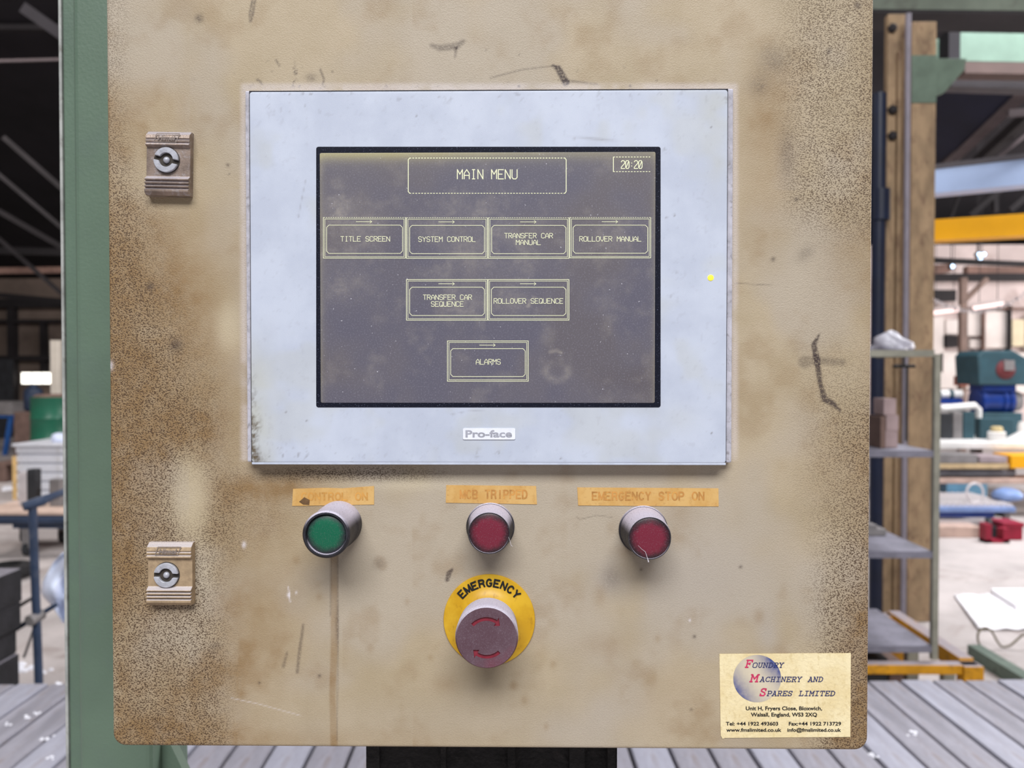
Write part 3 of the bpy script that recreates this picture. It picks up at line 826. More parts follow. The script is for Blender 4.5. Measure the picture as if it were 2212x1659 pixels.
disp = painted_grid('display', a.x, b.x, a.z, b.z, FRONT - HD, 0.0007, display_masks, M['display'], panel, corner=0.001, rim=0.00005, back=0.0001)
disp['label'] = 'dim grey display glass with dust and finger marks'
M['glow'] = emit('pale_yellow_screen_lines', (206, 208, 176), 0.40)
HG = HD + 0.0001
PXM = FRONT / F                                        # one photograph pixel at the door, in metres
def pl(mb, pts, wd):
    mb.stroke([(p.x, p.z) for p in (WF(x, y, HG) for x, y in pts)], wd * PXM, FRONT - HG)
def dash(mb, x0, x1, y, wd, on=4.2, off=2.2):
    x = x0
    while x < x1:
        pl(mb, [(x, y), (min(x + on - wd, x1), y)], wd)
        x += on + off
def ch_rect(mb, x0, y0, x1, y1, c, wd):
    pl(mb, [(x0 + c, y0), (x1 - c, y0), (x1, y0 + c), (x1, y1 - c), (x1 - c, y1), (x0 + c, y1), (x0, y1 - c), (x0, y0 + c), (x0 + c, y0)], wd)
mb = MB()
dash(mb, 885, 1221, 341.5, 1.8)
dash(mb, 885, 1221, 417.6, 1.5)
pl(mb, [(885, 341.5), (882, 345), (882, 414), (885, 417.6)], 1.7)
pl(mb, [(1220, 341.5), (1223, 345), (1223, 414), (1220, 417.6)], 1.7)
put_strokes(mb, 'MAIN MENU', 988, 1117, 366.5, 386.5, HG, 1.9 * PXM, adv=5.4)
o = mb.build('menu_heading', M['glow'], panel, fix=False)
o['label'] = 'luminous MAIN MENU heading in a box'
mb = MB()
dash(mb, 1325, 1404, 339.3, 1.6)
dash(mb, 1325, 1404, 370.8, 1.5)
pl(mb, [(1325, 339.3), (1325, 370.8)], 1.7)
put_strokes(mb, '20:20', 1342, 1387, 347, 364, HG, 1.7 * PXM, adv=5.0)
o = mb.build('screen_clock', M['glow'], panel, fix=False)
o['label'] = 'luminous clock reading 20:20'
def menu_button(x0, y0, x1, y1, lines, dashed=False, wd=1.25):
    mb = MB()
    if dashed:
        dash(mb, x0 + 1, x1 - 1, y0, 1.1, 3.2, 1.8)
        pl(mb, [(x1, y0), (x1, y1), (x0, y1), (x0, y0)], wd)
    else:
        pl(mb, [(x0, y0), (x1, y0), (x1, y1), (x0, y1), (x0, y0)], wd)
    pl(mb, [(x0 + 3.2, y0 + 3.2), (x1 - 3.2, y0 + 3.2), (x1 - 3.2, y1 - 3.0), (x0 + 3.2, y1 - 3.0), (x0 + 3.2, y0 + 3.2)], 0.95)
    ch_rect(mb, x0 + 7, y0 + 16.5, x1 - 6.5, y1 - 10, 5, 1.15)
    cx = (x0 + x1) / 2 - 1
    pl(mb, [(cx - 17, y0 + 9), (cx + 17, y0 + 9)], 1.1)
    pl(mb, [(cx + 13, y0 + 5.8), (cx + 17, y0 + 9), (cx + 13, y0 + 12.2)], 0.9)
    for (s, a, b, yt, yb) in lines:
        put_strokes(mb, s, a, b, yt, yb, HG, 1.15 * PXM, adv=5.2)
    o = mb.build('menu_button', M['glow'], panel, fix=False)
    o['label'] = 'luminous ' + ' '.join(l[0] for l in lines) + ' menu button'
menu_button(698.5, 470, 876, 557.5, [('TITLE SCREEN', 736, 842, 511, 521.3)], True)
menu_button(878, 470.5, 1053, 558, [('SYSTEM CONTROL', 904, 1027, 511.5, 522)], True)
menu_button(1055, 470.5, 1229, 558, [('TRANSFER CAR', 1090, 1194, 504, 514.3), ('MANUAL', 1115, 1168, 518.5, 528.8)], True)
menu_button(1231, 470, 1405.5, 557, [('ROLLOVER MANUAL', 1252, 1385, 511, 521.3)], True)
menu_button(878, 604, 1053, 691.5, [('TRANSFER CAR', 914, 1019, 637, 647.3), ('SEQUENCE', 931.5, 1001, 651.5, 662)])
menu_button(1054.5, 604, 1229, 691.5, [('ROLLOVER SEQUENCE', 1067, 1216, 645, 655.5)])
menu_button(966.5, 736.5, 1141, 823.5, [('ALARMS', 1028.5, 1081, 776, 787)])
# maker's badge and status light
M['badge'] = mat('white_badge', (228, 232, 242), 0.4, scale=200, var=0.05)
M['badgetxt'] = mat('grey_badge_print', (158, 160, 172), 0.6, scale=200, var=0.15)
bd = MB().prism(rrect(1000, 925, 1113, 949.5, 3, HB + .0005), FRONT - HB - .0006, FRONT - HB).build('maker_badge', M['badge'], panel)
bd['label'] = 'white badge lettered Pro-face'
mb = put_text(MB(), 'Pro-face', 1005.5, 1106, 944.3, 15, HB + .0007, bold=0.03)
mb.build('badge_lettering', M['badgetxt'], panel)
M['led'] = emit('yellow_status_light', (250, 222, 60), 0.75)
c = WF(1535, 600, HB)
o = MB().lathe((c.x, FRONT - HB, c.z), (0, -1, 0), [(0.0019, 0), (0.0019, .0003), (0.0013, .0005), (0, .0006)], 20).build('status_light', M['led'], panel)
o['label'] = 'small glowing yellow status light'

# ------------------------------------------------------------------ indicator lamps
M['collar'] = mat('dark_lamp_collar', (40, 38, 44), 0.55, scale=150, var=0.3, dirt=(84, 80, 88), dirt_amt=0.4, dust=(196, 190, 206), dust_lo=0.15, bump=0.3, fine=900)
M['ring'] = mat('worn_metal_ring', (70, 70, 78), 0.35, 0.6, scale=200, var=0.3)
def lens_mat(name, rgb, dark, rad):
    t = NT(name)
    sx = t.t.nodes.new('ShaderNodeVectorMath')
    sx.operation = 'SUBTRACT'
    t.link(t.tc.outputs['Object'], sx.inputs[0])
    sx.inputs[1].default_value = (0, 0, rad)
    ln = t.t.nodes.new('ShaderNodeVectorMath')
    ln.operation = 'LENGTH'
    t.link(sx.outputs[0], ln.inputs[0])
    rr = t.math('ADD', ln.outputs['Value'], t.math('MULTIPLY', t.math('SUBTRACT', t.noise(260, 4), 0.5), rad * 0.35))
    col = t.mix(t.ramp(rr, rad * 0.60, rad * 1.0), lin(rgb), lin(dark))         # grime ring caked round the lens
    col = t.mix(t.math('MULTIPLY', t.ramp(t.noise(1600, 3, .7), 0.52, 0.75), 0.3), col, lin((140, 130, 140)))
    return t.done(col, 0.4, 0.0, 0.4)
M['green'] = lens_mat('green_lamp_lens', (8, 92, 66), (38, 42, 48), 0.0125)
M['red'] = lens_mat('red_lamp_lens', (112, 32, 52), (40, 22, 30), 0.0128)
LAB = {0: 'green indicator lamp with dark bezel ring under the faded CONTROL ON label', 1: 'dusty red indicator lamp under the MCB TRIPPED label', 2: 'dusty red indicator lamp with fluff under the EMERGENCY STOP ON label'}
for i, (x, y, r, h, kind) in enumerate(LAMPS):
    c = WF(x, y, h)
    rr = r * (FRONT - h) / F
    base = Vector((c.x, FRONT, c.z))
    if kind == 'green':
        prof = [(rr * 1.03, 0), (rr * 1.03, h * .3), (rr * 0.99, h * .34), (rr * 0.98, h * .8), (rr, h * .86), (rr, h - .001), (rr - .001, h), (rr - .0022, h), (rr - .0026, h - .0022)]
    else:
        prof = [(rr * 1.10, 0), (rr * 1.10, h * .22), (rr * 1.05, h * .30), (rr * 1.03, h * .62), (rr * 1.0, h * .66), (rr * 1.0, h * .9), (rr * .96, h), (rr * .92, h), (rr * .9, h - .0006)]
    body = MB().lathe(base, (0, -1, 0), prof, 72).build('indicator_lamp', M['collar'], cab, smooth=35)
    body['label'] = LAB[i]
    if kind == 'green':
        ri = rr - .0027
        MB().lathe(base, (0, -1, 0), [(rr - .0012, h - .0005), (rr - .0013, h + .0004), (rr - .0021, h + .0004), (rr - .0023, h - .0005), (rr - .0012, h - .0005)], 64, caps=False).build('lens_ring', M['ring'], body, smooth=35)
        MB().lathe(base, (0, -1, 0), [(ri, h - .003), (ri, h - .0016), (ri * .9, h - .0008), (ri * .5, h - .0003), (0, h - .0002)], 64).build('lens', M['green'], body, smooth=50)
    else:
        ri = rr * .93
        MB().lathe(base, (0, -1, 0), [(ri, h - .003), (ri, h - .0004), (ri * .93, h + .0002), (ri * .5, h + .0006), (0, h + .0007)], 64).build('lens', M['red'], body, smooth=50)
        MB().lathe(base, (0, -1, 0), [(rr * 1.16, 0), (rr * 1.16, .0012), (rr * 1.12, .0016), (rr * 1.08, .0016), (rr * 1.08, 0), (rr * 1.16, 0)], 64, caps=False).build('base_ring', M['collar'], body, smooth=35)
M['fluff'] = mat('grey_dust_fluff', (206, 202, 210), 0.9, scale=300, var=0.1)
for (pts, lamp) in (([(1378, 1178), (1386, 1186), (1394, 1192), (1398, 1204), (1401, 1214)], 2), ([(1098, 1160), (1101, 1166), (1104, 1178), (1107, 1180)], 1)):
    o = MB().tube([WF(x, y, LAMPS[lamp][3] + .0012) for x, y in pts], [.00006, .0001, .00014, .00016, .0004][:len(pts)], 5)
    o.build('dust_fluff', M['fluff'], bpy.data.objects['indicator_lamp' if lamp == 0 else 'indicator_lamp.%03d' % lamp])

# ------------------------------------------------------------------ emergency stop
def yellow_mat():
    t = NT('scuffed_yellow_plate')
    col = t.mix(t.ramp(t.noise(60, 4), .35, .65), lin((194, 148, 24)), lin((210, 168, 42)))
    col = t.mix(t.ramp(t.noise(240, 5, .7, t.scaled((1, 1, .5))), .55, .75, 0, .55), col, lin((140, 96, 24)))
    return t.done(col, 0.4, 0, .4)
M['yellow'] = yellow_mat()
M['stopside'] = mat('dusty_knurled_red', (96, 52, 62), 0.6, scale=150, var=0.3, dirt=(60, 44, 52), dust=(202, 196, 212), dust_lo=0.1, bump=0.3, fine=900)
t = NT('dust_filmed_red_head')
col = t.mix(t.ramp(t.noise(45, 4), .35, .68), lin((86, 62, 72)), lin((98, 78, 88)))
col = t.mix(t.math('MULTIPLY', t.ramp(t.noise(30, 3), .52, .7), .6), col, lin((108, 44, 62)))
col = t.mix(t.math('MULTIPLY', t.ramp(t.noise(1600, 3, .7), .5, .75), .35), col, lin((150, 140, 152)))
M['stophead'] = t.done(col, 0.5, 0, .35)
M['arrow'] = mat('red_arrow_paint', (128, 40, 56), 0.6, scale=200, var=0.2)
M['legend'] = mat('black_print', (22, 22, 24), 0.6, scale=200, var=0.2)
c = WF(*STOP_PLATE[:2], 0.0015)
rp = STOP_PLATE[2] * (FRONT - .0015) / F
HH = 0.035
ch = WF(1050.3, 1377, HH)
hc = Vector(((c.x + ch.x) / 2, FRONT, (c.z + ch.z) / 2))
pc = Vector((c.x, FRONT, c.z))
stop = MB().lathe(hc, (0, -1, 0), [(.0150, .001), (.0150, .011), (.0140, .013), (.0140, .018)], 48).build('emergency_stop_button', M['stopside'], cab, smooth=35)
stop['label'] = 'red mushroom emergency stop button on a round yellow plate'
plate = MB().lathe(pc, (0, -1, 0), [(rp, 0), (rp, .0012), (rp * .99, .0016), (rp * .74, .0019), (rp * .62, .0042), (rp * .52, .0058), (rp * .48, .0060)], 96).build('legend_plate', M['yellow'], stop, smooth=35)
plate['label'] = 'round yellow plate lettered EMERGENCY'
rh = 68.8 * (FRONT - HH) / F
def arc_arrow(a0, a1, r, wd, head, c, y0, y1):
    """curved arrow outline prism; angles in degrees, from tail a0 to tip a1"""
    s = 1 if a1 > a0 else -1
    an = a1 - s * head
    outer = [(r + wd / 2, a0 + (an - a0) * k / 12) for k in range(13)]
    inner = [(r - wd / 2, a0 + (an - a0) * k / 12) for k in range(12, -1, -1)]
    pts = outer + [(r + wd * 1.35, an), (r - wd * 0.25, a1), (r - wd * 1.35, an)] + inner
    poly = [(c.x + q * math.cos(math.radians(a)), c.z + q * math.sin(math.radians(a))) for q, a in pts]
    ar = sum(poly[i][0] * poly[(i + 1) % len(poly)][1] - poly[(i + 1) % len(poly)][0] * poly[i][1] for i in range(len(poly)))
    if ar < 0:
        poly.reverse()
    return MB().prism(poly, y0, y1)
head = MB().lathe(hc, (0, -1, 0), [(rh * .90, .0145), (rh * .965, .0150), (rh * .97, .019), (rh * .985, HH - .005), (rh * .985, HH - .0012), (rh * .955, HH), (rh * .5, HH + .0003), (rh * .0001, HH + .0003)], 320,
                  knurl={2: .0002, 3: .00028, 4: .00028}).build('push_head', [M['stopside'], M['stophead'], M['arrow']], stop, smooth=35)
head['label'] = 'dust-filmed red mushroom head with two engraved arrows'
for p_ in head.data.polygons:
    if p_.normal.y < -0.75:
        p_.material_index = 1
cut = []
for (a0, a1) in ((138, 42), (-48, -138)):
    o = arc_arrow(a0, a1, rh * .60, rh * .115, 17, hc, FRONT - HH - .004, FRONT - HH + .0009).build('cutter', [M['stopside'], M['stophead'], M['arrow']])
    for p_ in o.data.polygons:
        p_.material_index = 2
    cut.append(o)
    bm_ = head.modifiers.new('engrave', 'BOOLEAN')
    bm_.operation = 'DIFFERENCE'
    bm_.solver = 'EXACT'
    bm_.object = o
bpy.context.view_layer.update()
me = bpy.data.meshes.new_from_object(head.evaluated_get(bpy.context.evaluated_depsgraph_get()))
head.modifiers.clear()
if len(me.polygons) > 200:
    head.data = me
for o in cut:
    bpy.data.objects.remove(o)
# curved legend
mb = MB()
word = 'EMERGENCY'
rt = rp * .80
for i, chh in enumerate(word):
    a = math.radians(90 + 45.5 - 91.0 * (i + .0) / (len(word) - 1))
    cap = 15.0 * PXM
    d = Vector((math.cos(a), 0, math.sin(a)))
    e = Vector((math.sin(a), 0, -math.cos(a)))
    for pln in SANS[chh]:
        q = []
        for gx, gy in pln:
            p_ = pc + d * (rt + gy / 6 * cap - cap * .30) + e * ((gx - 2) / 4 * 10.5 * PXM)
            q.append((p_.x, p_.z))
        mb.stroke(q, 3.6 * PXM, FRONT - .0024, .00005)
mb.build('legend_lettering', M['legend'], stop, fix=False)

# ------------------------------------------------------------------ tape labels and company sticker
t = NT('yellowed_tape')
col = t.mix(t.ramp(t.noise(70, 4), .35, .65), lin((198, 154, 88)), lin((208, 170, 108)))
col = t.mix(t.math('MULTIPLY', t.ramp(t.noise(300, 5, .7), .52, .74), .45), col, lin((160, 108, 52)))
M['tape'] = t.done(col, 0.5, 0, .4)
M['tapetxt'] = mat('faded_brown_print', (190, 136, 72), 0.6, scale=120, var=0.3, dirt=(214, 162, 84), dirt_amt=0.8)
M['tapefaint'] = mat('washed_out_print', (198, 146, 74), 0.6, scale=120, var=0.2, dirt=(214, 162, 84), dirt_amt=0.9)
M['smear'] = mat('dark_smear', (110, 82, 52), 0.7, scale=200, var=0.4)
def label_quad(name, pts, m, parent, h0, h1):
    q = [WF(x, y, h1) for x, y in pts]
    return MB().prism([(p.x, p.z) for p in q][::-1], FRONT - h1, FRONT - h0).build(name, m, parent)
for (pts, s, tx, b, rise, mk, lab) in (
        ([(633, 1056), (700, 1054), (740, 1055), (808, 1050), (808, 1090), (631, 1093)], 'CONTROL ON', (650, 795), 1081, -2, 'tapefaint', 'peeling yellowed tape label with washed-out CONTROL ON'),
        ([(964, 1048), (1158, 1050), (1160, 1089.5), (963, 1086)], 'MCB TRIPPED', (993, 1140), 1075.5, 2, 'tapetxt', 'yellowed tape label reading MCB TRIPPED'),
        ([(1247, 1053), (1552, 1055), (1552.5, 1094), (1249, 1092)], 'EMERGENCY STOP ON', (1278, 1522), 1079.5, 0.5, 'tapetxt', 'long yellowed tape label reading EMERGENCY STOP ON')):
    o = label_quad('tape_label', pts, M['tape'], cab, 0, .00035)
    o['label'] = lab
    put_strokes(MB(), s, tx[0] + 2, tx[1] - 2, b - 16, b + rise / 2, .00042, 3.4 * PXM, SANS, adv=6.0).build('lettering', M[mk], o, fix=False)
    if 'CONTROL' in s:
        label_quad('dark_flake', [(646, 1084), (657, 1074), (669, 1080), (668, 1091), (655, 1090)], M['smear'], o, .0003, .0005)
t = NT('cream_sticker_paper')
col = t.mix(t.ramp(t.noise(50, 4), .35, .65), lin((222, 204, 158)), lin((232, 218, 178)))
col = t.mix(t.math('MULTIPLY', t.ramp(t.noise(380, 3, .6, t.scaled((1, 1, .6))), .5, .7), .4), col, lin((196, 174, 122)))
t.bump(t.noise(400, 2), 0.4, 0.001)
M['paper'] = t.done(col, 0.5, 0, .4)
st = label_quad('company_sticker', [(1554, 1413), (1838, 1411), (1837, 1592), (1566, 1594), (1561, 1596), (1557, 1589)], M['paper'], cab, 0, .0004)
st['label'] = 'cream company sticker with blue globe and printed address'
HT = .0005
gc, gr = WF(1635.6, 1465.9, HT), 51.6 * PXM
me_v, me_f, cols = [Vector((gc.x, FRONT - HT, gc.z))], [], [0.08]
NR, NA = 10, 64
for j in range(1, NR + 1):
    for k in range(NA):
        a = 2 * math.pi * k / NA
        rr = gr * j / NR
        me_v.append(Vector((gc.x + rr * math.cos(a), FRONT - HT, gc.z + rr * math.sin(a))))
        dd = math.degrees(a)
        lobe = max(math.cos(math.radians(dd - 38)) ** 3 if math.cos(math.radians(dd - 38)) > 0 else 0, 0.8 * max(0, math.cos(math.radians(dd - 215))) ** 2)
        cols.append(min(1, 0.08 + (j / NR) ** 1.5 * (0.12 + 0.95 * lobe)))
for k in range(NA):
    me_f.append((0, 1 + k, 1 + (k + 1) % NA))
for j in range(NR - 1):
    for k in range(NA):
        p_, q_ = 1 + j * NA + k, 1 + j * NA + (k + 1) % NA
        me_f.append((p_, p_ + NA, q_ + NA, q_))
t = NT('printed_blue_globe')
f_ = t.attr('ink').outputs['Fac']
M['globe'] = t.done(t.mix(t.math('MULTIPLY', f_, t.ramp(t.noise(300, 3), .3, .6, .8, 1.0)), lin((216, 204, 176)), lin((48, 66, 132))), .5, 0, .4)
g = MB().add(me_v, me_f)
globe = g.build('globe_emblem', M['globe'], st)
at = globe.data.attributes.new('ink', 'FLOAT', 'POINT')
at.data.foreach_set('value', np.array(cols, dtype=np.float32))
globe['label'] = 'faded blue globe emblem'
M['inkred'] = mat('faded_crimson_print', (196, 52, 96), 0.6, scale=300, var=0.2)
M['inknavy'] = mat('navy_print', (46, 52, 100), 0.6, scale=300, var=0.2)
HT2 = .0006
mb = MB()
for (s, x0, x1, y0, y1) in (('F', 1612, 1624, 1426.5, 1441.5), ('M', 1623, 1637, 1457.5, 1472.5), ('S', 1643, 1654, 1488, 1503)):
    put_strokes(mb, s, x0, x1, y0, y1, HT2, 3.0 * PXM, SLAB, 0.25)
mb.build('red_initials', M['inkred'], st, fix=False)
mb = MB()
for (s, x0, x1, y0, y1) in (('OUNDRY', 1627, 1692, 1432, 1442), ('ACHINERY', 1643, 1731, 1462.5, 1472.5), ('AND', 1747, 1777, 1462.5, 1472.5), ('PARES', 1658, 1711, 1493, 1503), ('LIMITED', 1727, 1803, 1493, 1503)):
    put_strokes(mb, s, x0, x1, y0, y1, HT2, 1.7 * PXM, SLAB, 0.25, adv=5.3)
mb.build('company_name', M['inknavy'], st, fix=False)
mb = MB()
for (s, x0, x1, b_, cp) in (('Unit H, Fryers Close, Bloxwich,', 1611, 1776, 1534, 8), ('Walsall, England, WS3 2XQ', 1622, 1765, 1547.5, 8), ('Tel: +44 1922 493603', 1568, 1681, 1567, 7.6), ('Fax:+44 1922 713729', 1704, 1817, 1567, 7.6),
                            ('www.fmslimited.co.uk', 1569, 1688, 1580.5, 7.6), ('info@fmslimited.co.uk', 1701, 1817, 1580.5, 7.6)):
    put_text(mb, s, x0, x1, b_, cp, HT2, bold=0.024)
mb.build('address_lines', M['legend'], st)

# ------------------------------------------------------------------ quarter-turn latches
M['latch'] = mat('beige_cast_latch', (168, 146, 118), 0.45, 0.15, scale=150, var=0.2, dirt=(112, 92, 76), dirt_amt=0.4, dust=(196, 188, 190), dust_lo=0.3, bump=0.2, fine=900)
M['steel'] = mat('bright_lock_steel', (178, 180, 190), 0.4, 0.15, scale=200, var=0.2, dirt=(130, 128, 134))
M['hole'] = mat('grimy_key_hole', (60, 54, 48), 0.7, scale=200, var=0.4)
def latch(x0, y0, x1, y1, bxp, byp, tilt, slot, lab, lm):
    h = .0075
    a, b = WF(x0, y1, h), WF(x1, y0, h)
    xl, xr, zb, zt = a.x, b.x, a.z, b.z
    H = zt - zb
    prof = [(0, 0.0), (.0052, .0), (h, .055)]
    for k in range(3):                                  # three grip ridges at the foot
        z = .07 + k * .055
        prof += [(h, z + .022), (h - .0017, z + .034), (h - .0017, z + .042), (h, z + .055)]
    prof += [(h, .25), (h - .0022, .285), (h - .0028, .30), (h - .0028, .745), (h - .0004, .775)]
    for k in range(2):
        z = .80 + k * .055
        prof += [(h - .0008, z), (h - .0016, z + .008), (h - .0016, z + .016), (h - .0008, z + .024)]
    prof += [(h - .0016, .94), (h - .004, .985), (.003, 1.0), (0, 1.0)]
    n = len(prof)
    vs, fs = [], []
    for x in (xl, xr):
        for (hh, zz) in prof:
            vs.append((x, FRONT - hh, zb + H * zz))
    for i in range(n):
        j = (i + 1) % n
        fs.append((i, j, j + n, i + n))
    fs += [tuple(range(n - 1, -1, -1)), tuple(range(n, 2 * n))]
    body = MB().add(vs, fs).build('latch', lm, cab, bevel=.00025, seg=1)
    body['label'] = lab
    c = WF(bxp, byp, h)
    R = 27.0 * (FRONT - h) / F
    yb = FRONT - h + .0028
    MB().lathe((c.x, yb + .001, c.z), (0, -1, 0), [(R * 1.05, 0), (R * 1.05, .0013), (0, .0013)], 40).build('key_hole', M['hole'], body)
    mb = MB()
    for s in (0, 180):
        th = math.degrees(math.asin(.17))
        th2 = math.degrees(math.asin(.30))
        pts = [(R, slot + s + th + (180 - 2 * th) * k / 18) for k in range(19)] + [(R * .56, slot + s + 180 - th2 - (180 - 2 * th2) * k / 14) for k in range(15)]
        mb.prism([(c.x + q * math.cos(math.radians(a_)), c.z + q * math.sin(math.radians(a_))) for q, a_ in pts], yb - .0022, yb - .0001)
    o = mb.build('lock_barrel', M['steel'], body, bevel=.0003, seg=1)
    o['label'] = 'bright steel barrel ring with key slot'
    MB().lathe((c.x, yb - .0002, c.z), (0, -1, 0), [(R * .26, 0), (R * .26, .0008), (R * .2, .0016), (R * .09, .0021), (0, .0022)], 20).build('lock_pin', M['steel'], body, smooth=True)
    # raised maker's name in a slanted frame
    z0f, z1f = zb + H * .815, zb + H * .945
    w_ = xr - xl
    mb = MB()
    yf = FRONT - h + .0006
    fr = [(xl + w_ * .20, z0f), (xl + w_ * .70, z0f), (xl + w_ * .78, z1f), (xl + w_ * .27, z1f), (xl + w_ * .20, z0f)]
    mb.stroke(fr, .0005, yf, .0006)
    vs, fs = text_mesh('Himel', .03, .3)
    a0, a1 = min(v[0] for v in vs), max(v[0] for v in vs)
    sc = (z1f - z0f) * .62 / cap_height(.03)
    for ysh in (yf - .0006,):
        mb.add([(xl + w_ * .285 + (vx - a0) / (a1 - a0) * w_ * .42, ysh, z0f + (z1f - z0f) * .19 + vy * sc) for vx, vy in vs], fs)
    mb.build('maker_name', M['latch2'], body)
    if tilt:
        body.rotation_euler = (0, math.radians(tilt), 0)
    return body
M['latch2'] = mat('raised_latch_lettering', (140, 128, 122), 0.45, 0.2, scale=200, var=0.2)
M['latchworn'] = mat('scuffed_metal_latch', (142, 126, 116), 0.35, 0.3, scale=90, var=0.3, dirt=(176, 172, 178), dirt_amt=0.6, dust=(190, 184, 192), dust_lo=0.3, bump=0.2, fine=900)
latch(311, 280, 405, 421, 355, 344, 1.2, -12, 'scuffed brownish quarter-turn latch with smeared maker name', M['latchworn'])
latch(315.5, 1175, 411, 1309, 356.5, 1244, 0.0, -3, 'beige quarter-turn latch with crisp ridges and crisp maker name', M['latch'])

# ================================================================== MACHINE COLUMN AND DECK
M['green'+'paint'] = mat('green_machine_paint', (92, 112, 97), 0.45, scale=5, var=0.14, dirt=(86, 100, 96), dirt_amt=0.35, bump=0.15, fine=300)
M['greenedge'] = mat('pale_green_edge', (160, 162, 160), 0.5, scale=30, var=0.3, dirt=(100, 96, 86))  # pale grey strip along the edge of the green flange
yc = 0.705
lo, hi = W(161, 829, yc), W(322, 829, yc)
colm = thing('machine_column', 'tall green painted steel column behind the control cabinet', 'column', ((lo.x + hi.x) / 2, yc + .04, 0), kind='thing')
MB().box(lo.x, hi.x, yc, yc + .08, 0, 2.6).build('post', M['greenpaint'], colm, bevel=.006, seg=3)
lo2 = W(129, 829, yc + .05)
o = MB().box(lo2.x + .003, lo.x - .0005, yc + .056, yc + .08, 0, 2.6).build('back_flange', M['greenpaint'], colm, bevel=.001)
o['label'] = 'narrow recessed flange beside the column face'
o = MB().box(lo2.x, lo2.x + .003, yc + .0535, yc + .081, 0, 2.6).build('flange_edge', M['greenedge'], colm, bevel=.0006)
o['label'] = 'pale edge of the flange'
g0, g1 = W(326, 1600, yc + .02), W(388, 1659, yc + .02)
o = MB().pxprism([(323, 1560), (323, 1700), (412, 1700), (345, 1560)], yc + .02, .012).build('gusset', M['greenpaint'], colm)
M['deck'] = mat('grey_steel_planks', (138, 136, 146), 0.55, scale=7, var=0.25, dirt=(118, 104, 98), dirt_amt=0.5, bump=0.15, fine=60, stretch=(3, .6, 3))
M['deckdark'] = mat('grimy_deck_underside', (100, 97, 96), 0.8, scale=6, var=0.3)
M['plaster'] = mat('white_flakes', (228, 228, 236), 0.9, scale=100, var=0.1)
DZ = 1.55 - 1.10
deck = thing('plank_deck', 'low deck of long grey steel planks running away behind the cabinet', 'deck', (0, 1.75, 0), group=None)
pitch = 0.1155
M['planks'] = [M['deck'], mat('paler_steel_planks', (152, 152, 165), 0.5, scale=7, var=0.2, dirt=(126, 116, 112), dirt_amt=0.4, stretch=(3, .6, 3))]
me0 = None
for k in range(-18, 19):
    x = k * pitch - .015
    if me0 is None:
        pk = MB().box(x, x + pitch - .011, .92, 2.705, DZ - .03, DZ)
        pk = pk.build('plank', M['deck'], deck, bevel=.004)
        me0 = pk.data
        x00 = pk.location.copy()
        k0 = k
        me1 = me0.copy()
        me1.materials[0] = M['planks'][1]
    else:
        pk = bpy.data.objects.new('plank', me1 if k % 3 == 0 else me0)
        COL.objects.link(pk)
        pk.parent = deck
        pk.location = x00 + Vector(((k - k0) * pitch, 0, -0.0015 * (k * 7 % 3)))
# dark narrow strips in the joints, frame and legs
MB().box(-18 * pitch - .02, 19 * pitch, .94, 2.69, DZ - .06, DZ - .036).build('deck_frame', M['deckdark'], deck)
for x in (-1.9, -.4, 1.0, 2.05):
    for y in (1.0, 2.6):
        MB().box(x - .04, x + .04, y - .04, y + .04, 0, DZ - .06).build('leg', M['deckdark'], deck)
deck.rotation_euler = (0, 0, math.radians(1.3))
for i, (x, y) in enumerate(((20, 1575), (57, 1560), (78, 1552), (9, 1612), (103, 1604), (108, 1651), (128, 1486), (62, 1650), (1893, 1633), (1925, 1643), (1968, 1585))):
    Yd = 1.10 * F / (y - 800.5)
    p = W(x, y, Yd)
    s = .006 + .003 * random.random()
    mb = MB()
    for q in range(4):
        dx, dy = random.uniform(-2, 2) * s, random.uniform(-1.5, 1.5) * s
        mb.lathe((p.x + dx, p.y + dy, DZ - .003), (0, 0, 1), [(s * random.uniform(.5, 1.1), 0), (s * random.uniform(.3, .8), .004), (0, .006)], 7)
    if i in (0, 1, 2, 4, 5, 6, 8, 10):
        one('plaster_flake', 'small white crumbs fallen on the grey steel planks', 'debris', mb, M['plaster'], 'white crumbs on the plank deck')

# ================================================================== BACKGROUND, RIGHT
M['tan'] = mat('tan_rusty_column_paint', (150, 126, 98), 0.7, scale=7, var=0.3, dirt=(104, 78, 62), dirt_amt=0.75, stretch=(1.5, 1.5, .7))
M['patch'] = mat('grey_green_paint_band', (96, 112, 98), 0.7, scale=8, var=0.2)
M['conduit'] = mat('lilac_grey_conduit', (128, 122, 132), 0.5, scale=5, var=0.15)
M['navy'] = mat('navy_blue_pipe', (12, 22, 46), 0.45, scale=5, var=0.25)
YC = 4.75
colr = thing('building_column', 'tan rusty steel building column with green painted band', 'column', (W(1990, 829, YC).x, YC, 0), kind='thing')
def colbox(name, x0, x1, y0, y1, Y, dep, m, bev=.004):
    a, b = W(x0, 700, Y), W(x1, 700, Y)
    return MB().box(a.x, b.x, Y, Y + dep, max(W(x0, y1, Y).z, 0.0), W(x1, y0, Y).z).build(name, m, colr, bevel=bev)
colbox('front_flange', 1965, 2017.5, 46, 3000, YC, .03, M['tan'])
colbox('paint_band', 1964.5, 2018, 119, 222, YC - .006, .006, M['patch'], .001)
colbox('web', 1913, 1951, 30, 3000, YC + .05, .05, M['tan'])
colbox('web_edge', 1936, 1943, 110, 3000, YC + .02, .03, M['tan'], .002)
o = MB().pxprism([(2019, 126), (2088, 126), (2084, 150), (2040, 200), (2019, 208)], YC, .03).build('gusset_plate', M['patch'], colr, bevel=.003)
